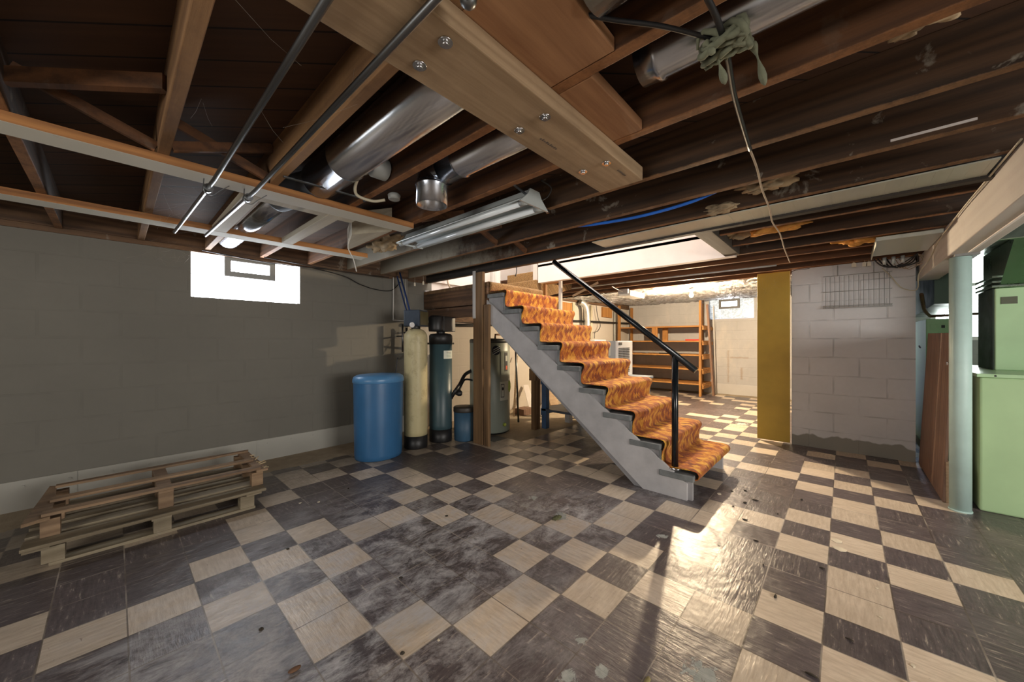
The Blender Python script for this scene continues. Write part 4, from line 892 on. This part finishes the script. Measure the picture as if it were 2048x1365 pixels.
# boards, panel boxes and pipes on that wall
for (x0,x1,z0,z1,m_,lab,cat) in ((4.15,4.62,1.72,1.985,M_shelfz,'brown wooden panel high on the left wall behind the stairs','panel'),(5.95,6.40,1.76,2.0,M_shelfz,'orange wooden panel near the shelving with pipes in front','panel')):
    mb=MB(); mb.box(x0,x1,WL-.05,WL-.002,z0,z1); mb.build('wall_panel',m_,bevel=.003,label=lab,category=cat)
mb=MB(); mb.box(4.64,4.72,WL-.05,WL-.002,1.68,2.0); mb.box(4.1,4.72,WL-.06,WL-.002,1.66,1.70); mb.build('panel_trim',M_cable,label='cream trim around the brown wooden wall panel',category='trim board')
for x,m_,lab in ((5.15,M_vframe,'dark grey vertical pipe behind the vent hose'),(5.42,M_cable,'cream vertical conduit beside the vent hose'),(6.55,M_vframe,'dark vertical board between orange panel and shelving')):
    mb=MB(); mb.tube([(x,WL-.04,.9),(x,WL-.04,2.0)],.028,10); mb.build('wall_pipe',m_,label=lab,category='pipe')
mb=MB(); mb.tube(curve_pts([(5.55,2.74,2.0),(5.62,2.74,1.75),(5.7,2.72,1.55),(5.55,2.7,1.42),(5.42,2.7,1.38),(5.40,2.7,1.25)]),.008,6); mb.build('power_cord',M_black,label='black power cord curving down to the dryer plug',category='cord')
# rods and planks leaning on the wall under the stairs
mb=MB(); mb.tube([(2.12,2.08,0),(2.07,2.10,1.25)],.015,8); mb.build('dark_rod',M_iron,label='dark upright rod standing right of the water heater',category='rod')
mb=MB(); mb.bar((2.35,2.38,0.01),(2.85,2.76,.93),.03,.012); mb.build('lath_stick',M_slab,label='pale lath stick leaning on the wall beside the dark rod',category='stick')
mb=MB(); mb.bar((2.9,2.45,0.01),(3.1,2.77,.40),.10,.014); mb.build('scrap_board',M_white,label='short pale scrap board leaning on the wall under the stairs',category='board')
mb=MB(); mb.bar((3.6,2.5,0.01),(3.7,2.77,.55),.18,.02); mb.build('scrap_board',M_slab,label='wide pale scrap board behind the blue bench',category='board')
mb=MB(); mb.lathe([(.05,0),(.055,.02),(.055,.15),(.03,.19),(.02,.21)],(2.72,2.08,0),20); mb.build('plastic_bottle',M_white,label='small white jug on the floor under the stairs',category='bottle')
mb=MB(); mb.box(2.5,2.75,2.3,2.5,0,.10); mb.build('wooden_crate',M_plank,bevel=.004,label='low brown wooden box on the floor under the stairs',category='box')
# ---------------------------------------------------------------- shelving unit at the back
t=thing('shelving_unit',(7.0,1.8,0),'tall orange-brown wooden shelving unit against the far wall','shelves')
for x,y,l in ((6.62,.84,0),(7.34,1.0,0),(6.62,2.70,0),(7.34,2.70,0)):
    mb=MB(); mb.box(x-.045,x+.045,y-.02,y+.02,0,2.06); mb.build('upright',M_shelfz,t,bevel=.002)
for z in (1.53,1.20,.895,.585,.265):
    mb=MB(); mb.box(6.64,7.33,.80,2.75,z-.03,z); mb.build('shelf',M_shelf,t,bevel=.002)
for z in (1.50,1.17,.865,.555,.235): 
    mb=MB(); mb.box(6.60,7.36,.775,.80,z-.07,z-.0); mb.build('cleat',M_shelf,t)
mb=MB(); mb.box(6.66,6.70,1.78,1.90,1.20,1.50); mb.build('divider',M_shelfz,t)
mb=MB(); mb.box(7.0,7.04,1.66,1.78,1.20,1.50); mb.build('divider',M_shelfz,t)
mb=MB(); mb.bar((6.9,.65,0),(6.9,.775,1.99),.10,.035,up=(0,1,0)); mb.build('leaning_board',M_plank,bevel=.002,label='worn brown board leaning between shelving and far window',category='board')
mb=MB(); mb.bar((7.2,.68,0),(7.36,.76,1.99),.05,.02,up=(0,1,0)); mb.build('leaning_board',M_wpaint,bevel=.002,label='thin white board behind the worn leaning board at the far wall',category='board')
mb=MB(); mb.box(6.68,6.86,.86,1.16,1.201,1.23); mb.ball((6.75,1.16,1.215),.03,2,(1.4,1,.5)); mb.build('red_tray',M_redp,bevel=.006,label='flat red plastic item on the second shelf',category='tray')
mb=MB(); mb.tube([(6.7,1.35,.905),(6.7,1.75,.905)],.013,8); mb.tube([(6.7,1.35,.905),(6.7,1.25,.905)],.006,8); mb.build('hand_tool',M_black,label='long dark tool lying on the third shelf',category='tool')
mb=MB(); mb.tube([(6.72,2.0,.902),(6.7,2.14,.902)],.006,8); mb.ball((6.7,2.15,.905),.012,1); mb.build('hand_tool',M_iron,label='small metal tool lying left of the long dark one',category='tool')
# ---------------------------------------------------------------- foil ceiling, bulb, box lamp
bm=bmesh.new(); NX_,NY_=200,260; vs_=[]
for a in range(NX_+1):
    for b in range(NY_+1):
        x=3.86+(7.39-3.86)*a/NX_; y=-1.84+(WL-.01+1.84)*b/NY_
        z=2.005+.035*noise.noise(Vector((x*1.2,y*1.2,1)))+.040*abs(noise.noise(Vector((x*3,y*7,2))))+.035*abs(noise.noise(Vector((x*9,y*12,4))))+(x-3.86)*.028
        vs_.append(bm.verts.new((x,y,min(z,2.17))))
for a in range(NX_):
    for b in range(NY_): bm.faces.new((vs_[a*(NY_+1)+b],vs_[(a+1)*(NY_+1)+b],vs_[(a+1)*(NY_+1)+b+1],vs_[a*(NY_+1)+b+1]))
me=D.meshes.new('foil'); bm.to_mesh(me); bm.free(); me.materials.append(M_foil)
o=D.objects.new('foil_insulation',me); COL.objects.link(o); o['label']='crinkled silver foil insulation covering the ceiling of the far room'; o['category']='insulation'
t=thing('light_bulb',(4.4,.38,1.9),'lit bare bulb hanging below the foil ceiling','light bulb')
mb=MB(); mb.lathe([(.004,1.895),(.02,1.90),(.03,1.92),(.03,1.935),(.018,1.955),(.014,1.965)],(4.4,.38,0),20); mb.build('glass',M_bulb,t)
mb=MB(); mb.lathe([(.022,1.962),(.028,1.99),(.05,2.0),(.05,2.02)],(4.4,.38,0),20); mb.build('socket',M_acwhite,t)
t=thing('box_lamp',(3.75,1.1,1.95),'white boxy plastic ceiling fitting under the foil','ceiling light')
mb=MB(); mb.box(3.55,4.1,1.02,1.22,1.90,1.985); mb.build('diffuser',M_opalwhite,t,bevel=.012)
mb=MB(); mb.box(3.5,3.55,1.04,1.2,1.93,2.0); mb.build('end_bracket',M_acgrey,t)
mb=MB(); mb.tube(curve_pts([(3.5,1.12,1.96),(3.3,1.14,1.99),(3.1,1.1,2.0)]),.006,6); mb.build('cord',M_wpaint,t)
mb=MB(); mb.tube([(2.9,1.75,2.0),(2.92,-.9,2.0)],.010,8); mb.build('wall_conduit',M_wpaint,label='pale conduit running under the joists beyond the stairwell wall',category='pipe')
mb=MB(); mb.bar((2.35,1.30,1.80),(2.6,1.05,1.99),.02,.03); mb.build('diagonal_brace',M_slab,label='pale diagonal brace beside the stud frame',category='brace')
# ---------------------------------------------------------------- mustard panel, pier items
mb=MB(); mb.box(3.375,3.405,-.975,-.66,.015,1.995); o=mb.build('yellow_panel',M_yellow,bevel=.003,label='narrow mustard yellow painted door panel left of the block pier',category='panel')
t=thing('cupboard_shelving',(4.0,-1.05,0),'orange wood shelves glimpsed in the gap beside the mustard panel','shelves')
mb=MB(); mb.box(3.62,4.6,-1.45,-1.42,0,1.99); mb.build('side_panel',M_shelfz,t)
for z in (.2,.55,.9,1.2,1.5,1.8):
    mb=MB(); mb.box(3.62,4.6,-1.42,-1.0,z-.025,z); mb.build('shelf',M_shelf,t)
mb=MB(); mb.box(4.6,4.63,-1.45,-1.0,0,1.99); mb.build('back_panel',M_shelfz,t)
t=thing('wire_rack',(3.38,-1.5,1.5),'grey wire dish rack hung on the block pier','rack')
mb=MB(); xr=3.375
for k in range(14):
    y=-1.285-k*.0375; mb.tube([(xr,y,1.88),(xr,y,1.55),(xr-.03,y,1.545)],.0022,5)
mb.build('wires',M_vframe,t)
mb=MB()
for z,xx in ((1.885,xr),(1.715,xr),(1.55,xr),(1.535,xr-.03),(1.56,xr-.03)): mb.tube([(xx,-1.265,z+.005),(xx,-1.79,z+.002)],.0032,6)
mb.build('rails',M_vframe,t)
for y in (-1.385,-1.66): mb=MB(); mb.tube([(3.39,y,2.0),(3.388,y,1.90),(3.37,y,1.885)],.003,6); mb.build('hanger',M_vframe,t)
for i,(y,z) in enumerate(((-1.51,1.955),(-1.59,1.95),(-1.62,1.95))):
    mb=MB(); mb.prism([(y-.018,z),(y+.018,z),(y+.018,z+.035),(y+.008,z+.045),(y-.008,z+.045),(y-.018,z+.035)],'x',3.30,3.304); mb.tube([(3.302,y,z+.043),(3.302,y,2.012)],.0012,4)
    mb.build('paper_tag',M_paper,label=['single paper tag hanging left above the wire rack','left one of the paired paper tags above the wire rack','right one of the paired paper tags above the wire rack'][i],category='tag')
for i,(x,y) in enumerate(((.753,2.66),(.775,2.50))):
    mb=MB(); mb.prism([(x-.012,1.90),(x+.012,1.90),(x+.012,1.935),(x,1.95),(x-.012,1.935)],'y',y,y+.003); mb.tube([(x,y,1.948),(x,y,2.012)],.0012,4)
    mb.build('paper_tag',M_paper,label=['left paper tag hanging in the corner above the tanks','right paper tag hanging in the corner above the tanks'][i],category='tag')
# wire bundle near the beam
t=thing('wire_bundle',(3.2,-1.8,1.9),'tangle of black and grey wires hanging by the beam end','wires')
random.seed(11)
for k in range(7):
    y=-1.70-.03*k; pts=[(3.2+.02*k,y+.05,2.0),(3.2,y,1.93-.01*k),(3.22,y-.07,1.90+.01*random.random()),(3.2,y-.15,1.92+.02*random.random()),(3.1,-1.93,1.99)]
    mb=MB(); mb.tube(curve_pts(pts,6),.006 if k<4 else .003,6); mb.build('wire',M_black if k<4 else M_cord,t)
for k in range(3): mb=MB(); mb.lathe([(.012,1.92),(.014,1.985)],(3.1,-1.72-.06*k,0),12); mb.build('connector',M_alu,t)
mb=MB(); mb.tube(curve_pts([(.6,-1.962,2.0),(1.1,-1.960,1.99),(1.7,-1.962,1.98),(2.3,-1.955,1.93),(2.6,-1.95,1.86),(3.0,-1.93,1.79),(3.3,-1.955,1.70),(3.38,-1.93,1.68),(3.385,-1.85,1.72),(3.385,-1.78,1.84),(3.36,-1.72,1.92)]),.0045,6); mb.build('loose_wire',M_cable,label='pale loose wire running along the painted beam and pier',category='wire')
mb=MB(); mb.tube(curve_pts([(3.385,-1.15,2.0),(3.385,-1.0,1.99),(3.385,-.985,1.9),(3.385,-.99,1.7)]),.003,6); mb.build('loose_wire',M_black,label='thin dark wire over the left edge of the block pier',category='wire')
# ---------------------------------------------------------------- furnace corner
mb=MB(); mb.prism([(2.24,.005),(3.38,.005),(3.30,1.26),(2.34,1.25),(2.27,1.20)],'y',-.008,.008); bm=mb.bm
Mx=Matrix.Translation((0,-1.975,0))@Matrix.Rotation(.04,4,'X')
for v in bm.verts: v.co=Mx@v.co
mb.build('leaning_plywood',M_plank,bevel=.002,label='brown worn plywood sheet leaning between block pier and mint column',category='board')
mb=MB(); mb.box(2.24,2.30,-2.08,-1.985,0,.30); mb.build('scrap_board',M_slab,bevel=.003,label='short pale board end standing beside the mint column',category='board')
mb=MB(); mb.lathe([(.012,-.01),(.012,.01)],(2.33,-2.01,1.02),12,'y'); 
mb.build('latch_knob',M_chrome,label='small bright knob beside the mint column',category='knob')
t=thing('furnace',(2.9,-2.7,0),'green enamelled furnace cabinet right of the mint column','furnace')
mb=MB(); mb.box(2.22,3.6,-3.4,-2.135,.0,.935); mb.build('lower_cabinet',M_greenwall,t,bevel=.012)
mb=MB(); mb.box(2.205,3.6,-3.4,-2.12,.935,.96); lg=mb.build('ledge',M_green,t,bevel=.004)
for y in (-2.2,-2.42,-2.7): mb=MB(); mb.lathe([(.006,2.203),(.006,2.207)],(0,y,.947),10,'x'); mb.build('screw',M_black,lg)
mb=MB(); mb.box(2.8,3.24,-3.4,-2.31,.96,1.60); uc=mb.build('upper_cabinet',M_green,t,bevel=.006)
mb=MB(); mb.box(2.82,3.24,-2.312,-2.302,.96,1.60); mb.build('side_panel',M_dkduct,t)
mb=MB(); mb.box(2.794,2.80,-2.415,-2.338,1.475,1.53); mb.build('name_plate',plain('olive_plate',(.09,.10,.06),.5),uc)
for z in (1.605,1.64,1.68): mb=MB(); mb.box(2.77,3.27,-3.4,-2.29,z,z+.018); mb.build('plenum_flange',M_gduct,t,bevel=.003)
mb=MB(); mb.prism([(2.8,1.60),(3.24,1.60),(3.24,1.925),(2.45,1.925)],'y',-3.4,-2.33); mb.build('plenum',M_gduct,t)
mb=MB(); mb.box(2.4,5.55,-3.4,-2.2,1.93,2.0); mb.box(2.35,2.4,-3.42,-2.18,1.90,2.0); mb.build('trunk_duct',M_gduct,bevel=.006,label='flat greenish trunk duct under the ceiling behind the column',category='duct')
t=thing('green_tank_panel',(4.3,-2.4,0),'bright green sheet metal appliance behind the leaning plywood','appliance')
mb=MB(); mb.box(4.2,5.0,-2.30,-2.105,0,1.43); mb.build('body',M_green,t,bevel=.006)
mb=MB(); mb.box(4.194,4.2,-2.185,-2.135,1.30,1.37); mb.build('cover_plate',M_green,t,bevel=.002)
mb=MB(); mb.box(4.190,4.2,-2.24,-2.215,1.33,1.36); mb.build('thermostat',M_black,t)
mb=MB(); mb.prism([(3.7,1.56),(5.3,1.50),(5.3,1.925),(3.7,1.925)],'y',-2.34,-2.105); mb.build('supply_duct',M_dkduct,label='dark green duct above the green appliance',category='duct')  # duct has its own dark green metal colour
mb=MB(); mb.tube(curve_pts([(3.62,-2.01,1.66),(3.9,-2.06,1.52),(4.1,-2.12,1.46)]),.016,8); mb.tube([(4.1,-2.12,1.455),(4.1,-2.5,1.47)],.014,8); mb.build('gas_pipe',M_copper,label='rusty brown pipe sloping down behind the block pier',category='pipe')
mb=MB(); mb.box(3.61,4.0,-2.0,-1.985,.9,1.5) if False else mb.tube(curve_pts([(3.3,-1.965,1.13),(3.42,-1.975,1.14),(3.6,-2.0,1.12)]),.006,6); mb.build('power_cord',M_black,label='short black cord poking out beside the block pier',category='cord')
# ---------------------------------------------------------------- cobwebs and debris
random.seed(5)
def web(lab,cx,cy,cz,n,sx,sy,sz):
    mb=MB()
    for k in range(n):
        a=Vector((cx+random.uniform(-sx,sx),cy+random.uniform(-sy,sy),cz+random.uniform(-sz,sz))); b=a+Vector((random.uniform(-sx,sx),random.uniform(-sy,sy),random.uniform(-sz,0)))
        m_=(a+b)/2-Vector((0,0,.01)); mb.tube([a,m_,b],.0002,3,cap=False)
    o=mb.build('cobweb',M_web,label=lab,category='cobweb'); o['kind']='stuff'
web('cobweb strands around the iron pipes near the window',-1.5,1.3,1.96,30,.2,.35,.03)
web('cobweb strands between joists and pipes overhead',-1.5,-.1,1.98,7,.25,.4,.03)
web('cobweb wisps at the wall top left of the window',-1.55,2.6,1.93,26,.15,.12,.08)
web('cobweb wisps above the mustard panel',3.3,-.8,1.9,16,.03,.1,.1)
deb=[(-1.46,.33),(-1.13,-.20),(-.9,.2),(1.35,-.95),(1.5,-.86),(1.42,-.78),(1.25,-.9),(1.12,-.85),(.95,-.95),(.7,-1.05),(.45,-1.12),(.2,-1.2),(.62,-1.35),(-.2,-1.35),(.1,-1.45),(1.2,-1.1),(1.6,-1.2),(-.55,-1.33),(-1.2,.9),(-.6,1.5),(-.35,.55)]
for i,(x,y) in enumerate(deb):
    a=random.uniform(0,PI); l=random.uniform(.008,.02)
    mb=MB(); mb.ball((x,y,.004),.005,1,(l/.005*abs(math.cos(a))+.6,l/.005*abs(math.sin(a))+.6,.8),.6)
    mb.build('debris_crumb',M_debris,label='tiny dark crumb lying loose on the tiled floor',category='debris',group='dark crumbs scattered on the floor')
chips=[(.92,-1.42,.035),(1.02,-1.40,.028),(-.02,-1.15,.008),(.95,-1.52,.006),(.6,-1.55,.006),(.35,-1.55,.007),(.1,-1.62,.009),(-1.0,-.25,.006),(-.85,1.42,.012),(-.95,1.50,.01),(1.3,-.72,.02),(.5,-.9,.006)]
for i,(x,y,r) in enumerate(chips):
    mb=MB(); pts=[(x+r*random.uniform(.6,1.2)*math.cos(2*PI*k/6),y+r*random.uniform(.6,1.2)*math.sin(2*PI*k/6)) for k in range(6)]
    mb.prism(pts,'z',.0005,.003); big=r>.02
    mb.build('paint_chip',M_chip,label=(['large curled cream paint chip on the right part of the floor','second cream paint chip beside the largest one'][i] if i<2 else 'small pale paint chip on the tiled floor'),category='debris',**({} if i<2 else {'group':'pale chips scattered on the floor'}))
mb=MB(); mb.ball((-.02,-1.62,.012),.011,2,(1,1.5,1),.2); mb.build('pebble',M_white,label='small white pebble on a dark tile at lower right',category='pebble')
mb=MB(); mb.ball((-1.43,.02,.008),.014,2,(1.5,.8,.5),.5); mb.build('dry_leaf',plain('brown_leaf',(.16,.08,.04),.8),label='small curled brown leaf on the tiles at lower left',category='leaf')
mb=MB(); mb.ball((-.62,-.93,.006),.010,2,(2.2,.9,.5),.3); mb.build('dry_leaf',plain('yellow_leaf',(.30,.25,.10),.8),label='yellowish curled scrap inside the handrail post shadow',category='leaf')
mb=MB(); mb.ball((.13,-.02,.006),.022,3,(1.5,.9,.5),.8); mb.build('floor_scrap',plain('mossy_scrap',(.13,.13,.06),.9),label='dark mossy lump beside a hole in the tiles',category='debris')
